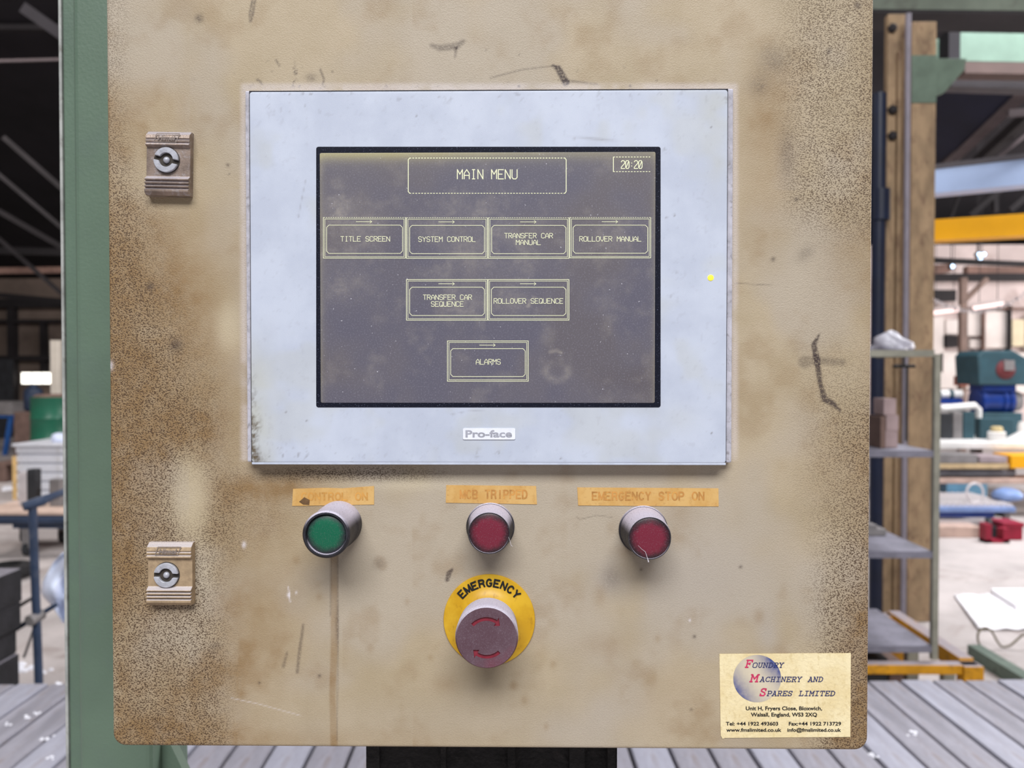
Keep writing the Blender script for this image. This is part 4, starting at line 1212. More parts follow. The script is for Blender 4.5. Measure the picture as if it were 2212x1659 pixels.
for y in (62, 238, 294):
    c = W(1926, y, YC + .05)
    MB().lathe((c.x, YC + .05, c.z), (0, -1, 0), [(.028, 0), (.028, .02), (.018, .03)], 6).build('bolt', M['truss'], colr)
c0 = W(1956, 700, YC - .03)
c0.z = W(1956, 30, YC - .03).z
o = one('wall_conduit', 'lilac grey vertical conduit clipped beside the tan column', 'conduit', MB().tube([(c0.x, YC - .03, 0), (c0.x, YC - .03, c0.z)], .017, 10), M['conduit'], smooth=40)
c0 = W(1899, 700, YC)
c0.z = W(1899, 200, YC).z
bp = one('blue_pipe', 'dark navy blue upright pipe beside the tan column', 'pipe', MB().tube([(c0.x, YC + .02, 0), (c0.x, YC + .02, c0.z)], .040, 14), M['navy'], smooth=40)
k0_, k1_ = W(1899, 475, YC), W(1899, 408, YC)
MB().tube([(c0.x + .01, YC + .02, k0_.z), (c0.x + .01, YC + .02, k1_.z)], .056, 14).build('pipe_coupling', M['navy'], bp, smooth=40)
# overhead beams
M['gband'] = mat('grey_green_girder', (104, 112, 100), 0.7, scale=2, var=0.25, dirt=(66, 64, 58))
M['gband2'] = mat('green_roof_girder', (104, 128, 114), 0.7, scale=2, var=0.2)
M['brownb'] = mat('brown_roof_girder', (84, 68, 64), 0.8, scale=2, var=0.2)
M['greyb'] = mat('grey_roof_girder', (78, 74, 78), 0.8, scale=2, var=0.2)
def girder(x0, y0, x1, y1, hpx, Y0, Y1, dep, m, label, name='overhead_girder'):
    """straight box girder whose camera-side face runs between two pixels (top edge), hpx tall at its first end"""
    a, b = W(x0, y0, Y0), W(x1, y1, Y1)
    hh = hpx * Y0 / F
    z = b.z
    mb = MB().add([(a.x, a.y, a.z - hh), (b.x, b.y, b.z - hh), (b.x, b.y, b.z), (a.x, a.y, a.z), (a.x, a.y + dep, a.z - hh), (b.x, b.y + dep, b.z - hh), (b.x, b.y + dep, b.z), (a.x, a.y + dep, a.z)],
                  [(0, 1, 2, 3), (5, 4, 7, 6), (1, 5, 6, 2), (4, 0, 3, 7), (3, 2, 6, 7), (4, 5, 1, 0)])
    o = mb.build(name, m)
    return tag(o, label, 'girder', kind='thing')
girder(1850, -30, 2420, -24, 48, 5.2, 5.2, .2, M['gband'], 'grey green girder across the top with dark lower edge')
girder(1850, 20, 2420, 27, 6, 5.2, 5.2, .28, M['truss'], 'thin sooty rail under the grey green girder')
girder(1960, 24, 2420, 33, 12, 5.5, 5.5, .1, M['brownb'], 'brown girder below the sooty rail, on the tan column head')
girder(2074, 70, 2420, 76, 60, 8.5, 8.5, .25, M['gband2'], 'green roof girder behind the gusset plate')
girder(2018, 84, 2046, 84, 40, 8.6, 8.6, .2, M['gband2'], 'short green girder stub beside the tan column')
girder(2050, 62, 2075, 62, 70, 8.4, 8.4, .2, M['roof'], 'black plate between the green girders')  # black upright box in the roof sheet colour
girder(2085, 133, 2420, 138, 24, 8.3, 8.3, .2, M['brownb'], 'brown flange girder under the green roof girder')
girder(2056, 160, 2420, 172, 26, 9.0, 9.0, .2, M['greyb'], 'grey crumbly-edged girder over the blue roof sheet')
M['paleblue'] = mat('pale_blue_crane_paint', (176, 196, 232), 0.4, scale=1.5, var=0.08)
M['yellowc'] = mat('yellow_crane_paint', (236, 168, 14), 0.45, scale=1.5, var=0.08)
pb = girder(2005, 366, 2420, 317, 52, 7.6, 6.6, .25, M['paleblue'], 'pale blue crane girder with grey top flange')
a, b = W(2005, 354, 7.55), W(2420, 303, 6.55)
MB().tube([(a.x, a.y + .1, a.z - .02), (b.x, b.y + .1, b.z - .02)], .035, 4).build('top_flange', M['greyb'], pb)
yb_ = girder(2005, 475, 2420, 447, 44, 8.2, 7.3, .25, M['yellowc'], 'bright yellow crane girder below the pale blue one')
MB().pxbox(2161, 474, 2176, 486, 7.85, .05).build('rating_plate', M['sheet'], yb_)
bk = girder(2180, 236, 2300, 228, 14, 6.5, 6.5, .05, M['trusslight'], 'short grey lamp bracket under the roof')
M['lampglow'] = emit('cold_lamp', (200, 226, 255), 6.0)
for i, (x, y) in enumerate(((2060, 575), (2117, 549), (2127, 549), (2119, 558))):
    c = W(x, y, (12.5, 12.5, 12.9, 13.3)[i])
    o = MB().lathe(c, (0, -1, 0), [(.03, -.08), (.03, 0), (.022, .02), (0, .025)], 12)
    t_ = thing('high_bay_lamp', ('lone bluish glowing lamp under the dark roof' if i == 0 else 'small bluish glowing lamp in the cluster of three under the roof'), 'lamp', c, 'small lamps under the roof')
    MB().lathe((c.x, c.y + .02, c.z), (0, 1, 0), [(.045, 0), (.05, .06), (.02, .12)], 12).build('lamp_housing', M['truss'], t_)
    MB().lathe((c.x, c.y + .02, c.z), (0, -1, 0), [(.03, 0), (.022, .02), (0, .025)], 12).build('lamp_face', M['lampglow'], t_)
    MB().tube([(c.x, c.y + .08, c.z + .04), (c.x, c.y + .08, roof_z(c.y + .08))], .008, 6).build('hanger', M['truss'], t_)
# lamp post with brace in front of the end wall
M['polep'] = mat('brown_grey_post', (132, 110, 100), 0.7, scale=3, var=0.2)
M['brick'] = mat('orange_red_post_base', (170, 96, 76), 0.8, scale=5, var=0.2)
Yp = 13.0
fx = W(2078, 829, Yp).x
pl_ = thing('braced_post', 'thin brown steel post with slanting brace before the white wall', 'post', (fx, Yp, 0))
t0 = W(2078, 600, Yp)
MB().box(fx - .05, fx + .05, Yp - .05, Yp + .05, 0, t0.z).build('post_shaft', M['polep'], pl_)
MB().tube([W(2078, 655, Yp - .02), W(2132, 602, Yp - .02)], .05, 4).build('brace', M['polep'], pl_)
MB().box(fx - .09, fx + .09, Yp - .09, Yp + .09, W(2078, 833, Yp).z, W(2078, 812, Yp).z).build('clamp', M['brick'], pl_)
M['tubelit'] = emit('pinkish_fluorescent_tube', (255, 226, 220), 1.1)
for i, (x0, y0, x1, y1, lab) in enumerate(((2008, 677, 2073, 669, 'fluorescent tube hung between tan column and braced post'), (2102, 666, 2168, 656, 'fluorescent tube hung beyond the braced post'))):
    a, b = W(x0, y0, 12.2), W(x1, y1, 12.0)
    t_ = thing('strip_light', lab, 'lamp', a, 'fluorescent strip lights')
    MB().tube([a, b], .030, 8).build('tube', M['tubelit'], t_)
    MB().tube([a + Vector((0, 0, .05)), b + Vector((0, 0, .05))], .035, 4).build('batten', M['wallw'], t_)
    for q in (a.lerp(b, .2), a.lerp(b, .8)):
        MB().tube([q + Vector((0, 0, .06)), (q.x, q.y, roof_z(q.y))], .006, 6).build('hanger', M['truss'], t_)
M['chain'] = mat('bright_chain', (190, 180, 180), 0.4, 0.5, scale=20, var=0.2)
mb = MB()
for k in range(22):
    u = k / 21
    x = 2015 + 200 * u
    y = 632 + 55 * (1 - (2 * u - .75) ** 2) * .6 + 20 * u
    c = W(x, y, 11.5)
    mb.lathe(c, (0, -1, .3) if k % 2 else (.5, -1, 0), [(.028, 0), (.036, .006), (.028, .012), (.020, .006), (.028, 0)], 8)
one('hanging_chain', 'pale chain looping across before the white wall', 'chain', mb, M['chain'])

# teal hopper, blue motor, benches
M['teal'] = mat('teal_machine_paint', (44, 74, 84), 0.6, scale=4, var=0.2, dirt=(52, 74, 80))
M['royal'] = mat('royal_blue_motor_paint', (12, 46, 118), 0.4, scale=5, var=0.2)
M['white'] = mat('dusty_white_paint', (226, 224, 222), 0.6, scale=5, var=0.1, dirt=(178, 168, 160), dirt_amt=0.4)
M['redp'] = mat('faded_red_paint', (96, 36, 40), 0.6, scale=6, var=0.25)
M['greym'] = mat('grey_machine_metal', (122, 118, 118), 0.6, scale=6, var=0.25)
M['darkm'] = mat('dark_machine_metal', (44, 46, 50), 0.6, scale=6, var=0.3)
Yh = 9.2
bench = thing('work_bench', 'long white dusty bench carrying pots, with teal cupboards below', 'bench', (W(2120, 962, 8.6).x, 8.6, 0))
a, b = W(2000, 970, 8.42), W(2420, 956, 8.42)
MB().box(a.x, b.x, 8.42, 9.9, a.z, b.z).build('bench_top', M['white'], bench, bevel=.01)
for x in (2012, 2115, 2300):
    p = W(x, 960, 8.62)
    MB().box(p.x - .04, p.x + .04, 8.62, 8.72, 0, a.z).build('leg', M['greym'], bench)
bt = b.z
def on_bench(px0, px1, Y, py_top, dep):
    q0, q1 = W(px0, py_top, Y), W(px1, py_top, Y)
    return q0.x, q1.x, Y, Y + dep, bt, q0.z
hop = thing('hopper_machine', 'teal hopper with a red badge above a royal blue motor', 'machine', (W(2150, 829, Yh).x, Yh, bt))
MB().pxprism([(2112, 768), (2124, 757), (2190, 757), (2216, 772), (2290, 790), (2290, 832), (2116, 832)], Yh, .5).build('hopper', M['teal'], hop, bevel=.02)
c = W(2172, 798, Yh)
MB().lathe((c.x, Yh, c.z), (0, -1, 0), [(.12, -.02), (.115, .01), (.06, .03)], 20).build('red_badge', M['redp'], hop)
MB().pxbox(2170, 778, 2192, 800, Yh - .04, .03).build('badge_flap', M['greym'], hop)
a, b = W(2128, 868, Yh), W(2200, 868, Yh)
MB().tube([(a.x, Yh + .2, a.z), (b.x, Yh + .2, b.z)], .155, 18).build('motor_body', M['royal'], hop, smooth=40)
MB().pxbox(2124, 832, 2196, 846, Yh + .05, .3).build('motor_bracket', M['royal'], hop, bevel=.01)
for x in (2130, 2176, 2190):
    MB().lathe((W(x, 868, Yh).x, Yh + .2, a.z), (1, 0, 0), [(.175, 0), (.175, .05)], 18).build('motor_rib', M['royal'], hop)
MB().lathe((W(2196, 868, Yh).x, Yh + .2, a.z), (1, 0, 0), [(.12, 0), (.14, .05), (.12, .14), (.05, .16)], 16).build('motor_fan_cover', M['greym'], hop)
MB().box(W(2124, 829, Yh).x, W(2210, 829, Yh).x, Yh, Yh + .45, bt, W(2124, 892, Yh).z).build('machine_base', M['teal'], hop, bevel=.01)
rl = thing('roller_track', 'white rollers on a blue rail beside the hopper machine', 'conveyor', (W(2070, 860, Yh + .2).x, Yh + .2, bt))
a, b = W(2000, 852, Yh + .2), W(2086, 852, Yh + .2)
MB().tube([(a.x, Yh + .3, a.z), (b.x, Yh + .3, b.z)], .055, 10).build('roller', M['white'], rl, smooth=40)
for x in (2050, 2078):
    MB().lathe((W(x, 852, Yh).x, Yh + .3, a.z), (1, 0, 0), [(.062, 0), (.062, .045)], 12).build('roller_band', M['teal'], rl)
a, b = W(2000, 873, Yh + .15), W(2086, 862, Yh + .15)
MB().box(a.x, b.x, Yh + .2, Yh + .4, a.z, b.z).build('rail', M['royal'], rl)
for x in (2032, 2078):
    p = W(x, 873, Yh + .2)
    MB().box(p.x - .03, p.x + .03, Yh + .25, Yh + .35, bt, p.z).build('rail_leg', M['greym'], rl)
one('padded_tube', 'fat white padded tube lying before the blue rail', 'tube', MB().tube([W(2030, 882, Yh - .15), W(2040, 883, Yh - .15), W(2105, 876, Yh - .15), W(2114, 884, Yh - .15), W(2114, 944, Yh - .15)], [.045, .05, .04, .035, .03], 10), M['white'], smooth=50)
for (x0, x1, y, m, lab) in ((2034, 2058, 893, 'darkm', 'dark open-fronted tool box on the bench'), (2060, 2080, 890, 'greym', 'grey narrow tin on the bench'), (2082, 2106, 890, 'teal', 'mottled teal tin on the bench'), (2118, 2192, 904, 'teal', 'low teal machine block on the bench below the motor')):
    one('bench_box', lab, 'box', MB().box(*on_bench(x0, x1, 8.83, y, .11)), M[m], 'boxes standing on the bench', bevel=.01)
def pot(px, rpx, py_top, Y, label, mk, name, prof, capm=None):
    c = W(px, py_top, Y)
    r = rpx * Y / F
    H = c.z - bt
    return thing(name, label, 'pot', (c.x, Y, bt)), c, r, H
t_, c, r, H = pot(2153, 17, 932, 8.62, 'white round tub with straw coloured lid on the bench', 'white', 'plastic_tub', None)
MB().lathe((c.x, 8.62, bt), (0, 0, 1), [(r * .92, 0), (r, H * .1), (r, H * .85), (r * 1.04, H * .9), (r * .9, H)], 24).build('tub', M['white'], t_, smooth=40)
M['straw'] = mat('straw_lid', (190, 172, 128), 0.7, scale=10, var=0.2)
MB().lathe((c.x, 8.62, bt + H), (0, 0, 1), [(r * .7, 0), (r * .7, H * .4), (r * .5, H * .55), (0, H * .58)], 20).build('lid', M['straw'], t_, smooth=40)
t_, c, r, H = pot(2211, 36, 930, 8.63, 'white plastic funnel standing on its mouth on the bench', 'white', 'plastic_funnel', None)
MB().lathe((c.x, 8.63, bt), (0, 0, 1), [(r, 0), (r, H * .08), (r * .35, H * .8), (r * .3, H), (0, H * 1.01)], 24).build('cone', M['white'], t_, smooth=40)
MB().lathe((c.x, 8.63, bt + H), (0, 0, 1), [(r * .32, 0), (r * .32, H * .5), (r * .26, H * .7), (r * .26, H * .85)], 20).build('spout', M['white'], t_, smooth=40)
# things stacked under and before the bench, standing on the floor
M['skyb'] = mat('light_blue_conveyor_paint', (122, 146, 194), 0.5, scale=6, var=0.2)
M['deepb'] = mat('deep_blue_conveyor_paint', (38, 58, 118), 0.5, scale=6, var=0.2)
M['crim'] = mat('crimson_box_paint', (140, 22, 48), 0.5, scale=6, var=0.2)
M['silver'] = mat('pale_roller_steel', (208, 202, 204), 0.4, 0.3, scale=12, var=0.15)
M['plank'] = mat('pinkish_timber', (186, 160, 148), 0.8, scale=6, var=0.2)
Yr = 7.35
rc = thing('roller_conveyor', 'pale steel roller conveyor with light blue side rail', 'conveyor', (W(2110, 1118, Yr).x, Yr, 0))
a, b = W(1990, 1118, Yr), W(2195, 1096, Yr)
MB().box(a.x, b.x, Yr, Yr + .04, (a.z + b.z) / 2, b.z).build('side_rail', M['skyb'], rc, bevel=.006)
MB().box(a.x, b.x - .2, Yr + .01, Yr + .05, a.z, (a.z + b.z) / 2).build('lower_rail', M['deepb'], rc)
MB().box(a.x, b.x, Yr + .72, Yr + .76, b.z - .08, b.z).build('side_rail', M['skyb'], rc)
for k in range(15):
    x = a.x + .03 + (b.x - a.x - .06) * k / 14
    MB().tube([(x, Yr + .04, b.z + .005), (x, Yr + .72, b.z + .005)], .028, 10).build('roller', M['silver'], rc, smooth=40)
MB().box(a.x, W(2145, 1, Yr).x, Yr - .01, Yr + .02, W(1, 1126, Yr).z, W(1, 1118, Yr).z).build('bottom_bar', M['silver'], rc)
for x in (2010, 2148, 2185):
    p = W(x, 1118, Yr)
    MB().box(p.x - .025, p.x + .025, Yr + .06, Yr + .10, 0, p.z + .04).build('leg', M['greym'], rc)
p0, p1 = W(2134, 1120, Yr - .06), W(2174, 1146, Yr - .06)
rb = thing('red_tool_box', 'crimson metal box on the floor under the roller conveyor', 'box', ((p0.x + p1.x) / 2, Yr - .06, 0))
MB().box(p0.x, p1.x, Yr - .3, Yr - .08, .001, p0.z).build('box_body', M['crim'], rb, bevel=.008)
MB().box(p0.x - .01, p1.x + .01, Yr - .31, Yr - .07, p0.z - .03, p0.z + .005).build('box_lid', M['crim'], rb, bevel=.004)
q0 = W(2110, 1125, Yr)
one('trolley_jack', 'dark grey jack on the floor beside the crimson box', 'jack', MB().box(q0.x - .05, q0.x + .05, Yr - .25, Yr - .15, 0, .11).tube([(q0.x - .06, Yr - .2, .05), (q0.x + .06, Yr - .2, .05)], .05, 12).tube([(q0.x, Yr - .2, .1), (q0.x + .01, Yr - .16, .17)], .03, 10), M['darkm'])
q0, q1 = W(1990, 1128, Yr), W(2092, 1150, Yr)
one('timber_block', 'dusty pinkish timber baulk on the floor under the conveyor', 'timber', MB().box(q0.x, q1.x, Yr - .2, Yr - .02, 0, q0.z), M['plank'], bevel=.01)
one('red_bracket', 'small crimson bracket between timber baulk and red box', 'bracket', MB().box(W(2083, 1, Yr).x, W(2096, 1, Yr).x, Yr - .42, Yr - .32, .0, .17).box(W(2120, 1, Yr).x, W(2133, 1, Yr).x, Yr - .42, Yr - .32, 0, .13).box(W(2083, 1, Yr).x, W(2133, 1, Yr).x, Yr - .42, Yr - .32, 0, .03), M['crim'])
# stack of long stock lying behind the conveyor on trestles
stack_Y = 8.13
zb_ = 0.0
prevz = W(1, 1078, stack_Y).z
tr = thing('stock_trestle', 'dark steel trestle holding up the long stock behind the conveyor', 'trestle', (W(2110, 1078, stack_Y).x, stack_Y + .2, 0))
for x in (2020, 2180, 2290):
    p = W(x, 1078, stack_Y)
    MB().box(p.x - .04, p.x + .04, stack_Y + .05, stack_Y + .35, 0, prevz).build('trestle_leg', M['darkm'], tr)
for (x0, x1, y0, y1, mk, lab, rnd) in (
        (2045, 2133, 1045, 1078, 'tealb', 'teal blue square beam lying lowest on the trestle', False),
        (1990, 2300, 1034, 1045, 'plank', 'long pinkish plank resting on the teal blue beam', False),
        (1990, 2208, 1013, 1034, 'greyblue', 'grey blue cable drum roll lying on the pinkish plank', True),
        (1990, 2180, 1001.5, 1013, 'tanp', 'tan flat bar lying on the grey blue roll', False),
        (1990, 2112, 982, 1001, 'greym', 'grey steel plates lying on the tan bar', False),
        (2116, 2176, 986, 1000, 'lilac', 'lilac grey plate beside the yellow bar end', False),
        (2184, 2300, 984, 1012, 'yellowc', 'yellow bar end sticking out on the stock pile', False)):
    if mk == 'tealb':
        M[mk] = mat('teal_blue_beam_paint', (92, 134, 158), .5, scale=6, var=.2)
    if mk == 'greyblue':
        M[mk] = mat('grey_blue_roll', (120, 124, 134), .6, scale=8, var=.25)
    if mk == 'tanp':
        M[mk] = mat('tan_bar', (190, 166, 128), .6, scale=8, var=.2)
    if mk == 'lilac':
        M[mk] = mat('lilac_plate', (156, 142, 146), .6, scale=8, var=.2)
    a, b = W(x0, y1, stack_Y), W(x1, y0, stack_Y)
    if rnd:
        r = (b.z - a.z) / 2
        o = MB().tube([(a.x, stack_Y + .15, a.z + r), (b.x, stack_Y + .15, a.z + r)], r * .995, 14)
        one('stock_roll', lab, 'roll', o, M[mk], 'long stock on the trestle', smooth=40)
    else:
        one('stock_bar', lab, 'bar', MB().box(a.x, b.x, stack_Y, stack_Y + .32, a.z + .001, b.z - .001), M[mk], 'long stock on the trestle', bevel=.006)
c = W(2147, 1068, 7.2)
hoop = [(c.x + .08 * math.cos(t_), 7.5, W(1, 1096, Yr).z + .048 + .09 + .09 * math.sin(t_)) for t_ in [2 * math.pi * k / 24 for k in range(25)]]
one('wire_hoop', 'pale coiled hoop standing on the conveyor rollers', 'hoop', MB().tube(hoop, .012, 6), M['silver'])
c = W(2190, 1078, 7.5)
one('blue_bag', 'crumpled light blue bag lying at the conveyor end', 'bag', MB().lathe((c.x, 7.6, W(1, 1096, Yr).z + .045), (0, 0, 1), [(.05, 0), (.13, .02), (.14, .06), (.10, .10), (.05, .12), (0, .125)], 11), M['skyb'], smooth=True)
# bright floor: slab, corrugated sheet, cable, pit edge
M['bright'] = mat('white_plastic_sheet', (236, 234, 238), 0.6, scale=4, var=0.06)
M['edge'] = mat('yellowed_foam_edge', (196, 186, 140), 0.8, scale=8, var=0.2)
Ys = floor_Y(1312)
pts = [W(2140, 1268, floor_Y(1285)), W(2330, 1262, floor_Y(1285)), W(2330, 1310, floor_Y(1320)), W(2194, 1306, floor_Y(1320))]
zt = .05
poly = [(p.x, p.y) for p in pts]
n = 4
mb = MB().add([(x, y, zt) for x, y in poly] + [(x, y, 0.0) for x, y in poly], [(0, 1, 2, 3), (7, 6, 5, 4)] + [(i, i + 4, (i + 1) % 4 + 4, (i + 1) % 4) for i in range(4)])
one('foam_slab', 'thick white foam slab lying on the bright floor', 'slab', mb, [M['bright']])
vs, fs = [], []
ya, yb2 = floor_Y(1362), floor_Y(1287)
nx_, ny_ = 60, 14
for j in range(ny_ + 1):
    for i in range(nx_ + 1):
        x = 2.72 + (i / nx_) * 2.0
        y = ya + (yb2 - ya) * j / ny_
        z = .013 + .006 * math.sin(i * 2 * math.pi / 4 + j * .25) + .006 * random.random()
        vs.append((x + .25 * j / ny_, y, z))
for j in range(ny_):
    for i in range(nx_):
        p = j * (nx_ + 1) + i
        fs.append((p, p + 1, p + nx_ + 2, p + nx_ + 1))
o = one('corrugated_sheet', 'white corrugated plastic sheet lying on the bright floor', 'sheet', MB().add(vs, fs), M['bright'], smooth=True)
sm = o.modifiers.new('thick', 'SOLIDIFY')
sm.thickness = .004
M['cable'] = mat('olive_grey_cable', (112, 104, 88), 0.6, scale=20, var=0.2)
def spline(pts, n=6):
    out = []
    for i in range(len(pts) - 1):
        p0, p1, p2, p3 = pts[max(i - 1, 0)], pts[i], pts[i + 1], pts[min(i + 2, len(pts) - 1)]
        for k in range(n):
            t = k / n
            out.append(tuple(.5 * ((2 * p1[d]) + (-p0[d] + p2[d]) * t + (2 * p0[d] - 5 * p1[d] + 4 * p2[d] - p3[d]) * t * t + (-p0[d] + 3 * p1[d] - 3 * p2[d] + p3[d]) * t ** 3) for d in range(2)))
    return out + [pts[-1]]
Yw = floor_Y(1402)
cpts = [(2096, 1400), (2112, 1397), (2122, 1402), (2113, 1385), (2114, 1366), (2128, 1356), (2142, 1364), (2156, 1388), (2166, 1397), (2182, 1394), (2196, 1383), (2212, 1371), (2235, 1375), (2260, 1400)]
one('stiff_cable', 'stiff olive grey cable looping up from the bright floor', 'cable', MB().tube([W(x, y, Yw - .0) for x, y in spline(cpts)], .0062, 7), M['cable'], smooth=True)
M['kerbg'] = mat('dull_green_angle_iron', (88, 102, 92), 0.6, scale=8, var=0.2, dirt=(66, 70, 64))
p0, p1 = W(2104, 1408, floor_Y(1420)), W(2330, 1545, floor_Y(1560))
ang = thing('pit_edge_angle', 'dull green angle iron edging the bright floor', 'edging', ((p0.x + p1.x) / 2, (p0.y + p1.y) / 2, 0))
mb = MB().tube([(p0.x, p0.y, .036), (p1.x, p1.y, .036)], .05, 4)
mb.build('angle', M['kerbg'], ang)
# ------------------------------------------------------------------ rack and yellow stand before the tan column
M['rackp'] = mat('grey_green_rack_paint', (138, 136, 124), 0.6, scale=10, var=0.2, dust=(150, 146, 156), dust_lo=0.5)
M['shelfp'] = mat('dusty_lilac_shelf', (118, 116, 128), 0.7, scale=8, var=0.25, dirt=(80, 76, 82))
M['yframe'] = mat('mustard_frame_paint', (196, 138, 22), 0.6, scale=8, var=0.2, dirt=(104, 74, 30), dirt_amt=0.6, dust=(140, 138, 150), dust_lo=0.6)
YR = 3.2
rx1 = W(2031, 829, YR).x
rx0 = rx1 - 0.95
zl = [W(1, y, YR).z for y in (768, 982, 1197, 1398)]
sx1 = W(2113, 829, YR - .02).x
stz = zl[3] - .035
stand = thing('yellow_stand', 'mustard yellow steel stand with corner post under the rack', 'stand', ((rx0 + sx1) / 2, YR, 0))
bh = .03
def fr_beam(x0, x1, y0, y1, z0, z1, nm):
    return MB().box(x0, x1, y0, y1, z0, z1).build(nm, M['yframe'], stand, bevel=.004)
fr_beam(rx0 - .05, sx1, YR - .06, YR - .01, stz - .04, stz, 'front_beam')
fr_beam(sx1 - .06, sx1, YR - .01, YR + .62, stz - .055, stz + .012, 'side_beam')
fr_beam(rx0 - .05, sx1, YR + .56, YR + .62, stz - .055, stz, 'rear_beam')
for (x, y) in ((sx1, YR - .075), (sx1, YR + .57), (rx0, YR - .075)):
    fr_beam(x - .075, x + .005, y, y + .06, 0, stz - .0, 'corner_post')
for x in (1975, 2054):
    p = W(x, 1440, YR + .3)
    MB().box(p.x - .03, p.x + .02, YR + .3, YR + .34, 0, stz - .055).build('inner_leg', M['rackp'], stand)
rack = thing('shelf_rack', 'open grey green angle-iron rack with four dusty shelves', 'shelf rack', ((rx0 + rx1) / 2, YR + .25, stz))
for (x, y) in ((rx1 - .012, YR), (rx0 + .012, YR), (rx0 + .012, YR + .5), (rx1 - .012, YR + .5)):
    if y > YR and x > 0.5 and x > rx1 - .1:
        continue
    MB().box(x - .012, x + .012, y - .004, y + .004, stz, zl[0] + .005).box(x - .012 if x > (rx0 + rx1) / 2 - 9 else x, x - .006, y + .0041, y + .02, stz, zl[0] + .0049).build('post', M['rackp'], rack)
for i, z in enumerate(zl):
    dep = .5
    o = MB().box(rx0, rx1 - .024, YR + .0121, YR + dep, z + .014, z + .022).box(rx0, rx1 - .024, YR, YR + .012, z - .006, z + .0221).box(rx1 - .036, rx1 - .0241, YR + .0121, YR + dep - .001, z - .004, z + .0139)
    o.build('shelf', M['shelfp'] if i else M['rackp'], rack)
# what lies on the rack
M['film'] = mat('grey_crumpled_film', (168, 166, 176), 0.35, scale=14, var=0.2)
vs, fs = [], []
c = W(1924, 757, YR + .15)
zt = zl[0] + .023
for j in range(9):
    for k in range(18):
        a = 2 * math.pi * k / 18
        f = math.cos(j / 8 * math.pi / 2)
        rr = .085 * f * (1 + .22 * math.sin(3 * a + j) + .1 * random.random())
        vs.append((c.x + rr * math.cos(a), YR + .15 + .8 * rr * math.sin(a), zt + .075 * math.sin(j / 8 * math.pi / 2) * (1 + .2 * math.sin(a * 2))))
for j in range(8):
    for k in range(18):
        fs.append((j * 18 + k, j * 18 + (k + 1) % 18, (j + 1) * 18 + (k + 1) % 18, (j + 1) * 18 + k))
fs.append(tuple(range(17, -1, -1)))
one('crumpled_bag', 'crumpled greyish plastic bag on the top rack shelf', 'bag', MB().add(vs, fs), M['film'], smooth=True)
M['pinkbox'] = mat('dusty_pink_carton', (156, 136, 136), 0.8, scale=12, var=0.15)
M['brownbox'] = mat('brown_card', (112, 90, 82), 0.8, scale=12, var=0.2)
zsh = zl[1] + .023
x0, x1 = W(1921, 1, YR + .1).x, W(1948, 1, YR + .1).x
zz = zsh
for k, (hpx, sh) in enumerate(((37, 0), (33, .003), (36, -.008))):
    hz = hpx * (YR + .1) / F
    one('small_carton', ('lowest' if k == 0 else 'middle' if k == 1 else 'topmost') + ' small dusty pink carton of the pile on the rack', 'carton', MB().box(x0 + sh, x1 + sh, YR + .1, YR + .2, zz + .0005, zz + hz), M['pinkbox'], 'small cartons piled on the rack', bevel=.002)
    zz += hz
one('brown_folder', 'thin brown card folder upright beside the small cartons', 'folder', MB().box(x0 - .03, x0 - .009, YR + .08, YR + .2, zsh, zsh + .135), M['brownbox'], bevel=.002)
zs2 = zl[2] + .023
one('steel_offcut', 'dark grey steel offcut lying on the third rack shelf', 'offcut', MB().box(W(1880, 1, YR + .3).x, W(1925, 1, YR + .3).x, YR + .3, YR + .38, zs2, zs2 + .03).box(W(1885, 1, YR + .3).x, W(1905, 1, YR + .3).x, YR + .3, YR + .36, zs2 + .03, zs2 + .05), M['greym'], bevel=.003)
p = W(1953, 791, YR + .42)
o = MB().tube([(p.x - .05, YR + .42, p.z), (p.x + .05, YR + .42, p.z)], .008, 8).tube([(p.x, YR + .42, p.z), (p.x, YR + .42, zl[0] + .012)], .005, 8).tube([(p.x + .012, YR + .42, p.z), (p.x + .012, YR + .42, zsh)], .005, 8)
one('hanging_tool', 'black T-handled tool hanging under the top rack shelf', 'tool', o, M['black'])
# dark crates under the yellow stand
for (x0, x1, mk, lab, H) in ((1860, 1918, 'darkm', 'dark crate on the floor under the yellow stand', .26), (1922, 1952, 'brownbox', 'brown-edged dark crate on the floor under the yellow stand', .24)):
    a, b = W(x0, 1450, YR + .25), W(x1, 1450, YR + .25)
    one('floor_crate', lab, 'crate', MB().box(a.x, b.x, YR + .25, YR + .55, 0, H), M[mk], 'crates under the yellow stand', bevel=.005)

# ================================================================== BACKGROUND, LEFT
def fl(px, py):
    """floor point under a pixel"""
    return W(px, py, floor_Y(py))
M['drum'] = mat('green_drum_paint', (34, 98, 76), 0.35, scale=3, var=0.15)
M['crate'] = mat('white_slatted_crate', (206, 208, 216), 0.6, scale=4, var=0.1, dirt=(168, 164, 160), dirt_amt=0.4)
M['bluep'] = mat('dusty_blue_paint', (42, 56, 80), 0.55, scale=8, var=0.25, dirt=(80, 84, 96), dirt_amt=0.5)
M['bluep2'] = mat('bright_blue_paint', (34, 84, 150), 0.5, scale=8, var=0.2)
M['blackw'] = mat('blackened_timber', (32, 31, 35), 0.8, scale=10, var=0.4, dust=(122, 118, 126), dust_lo=0.5, bump=.3, fine=60)
M['bwood'] = mat('brown_crate_timber', (112, 90, 82), 0.8, scale=6, var=0.25)
M['whiteb'] = mat('cream_slat', (206, 198, 186), 0.7, scale=5, var=0.1)
M['filmw'] = mat('bluish_white_film', (206, 214, 236), 0.35, scale=10, var=0.1)
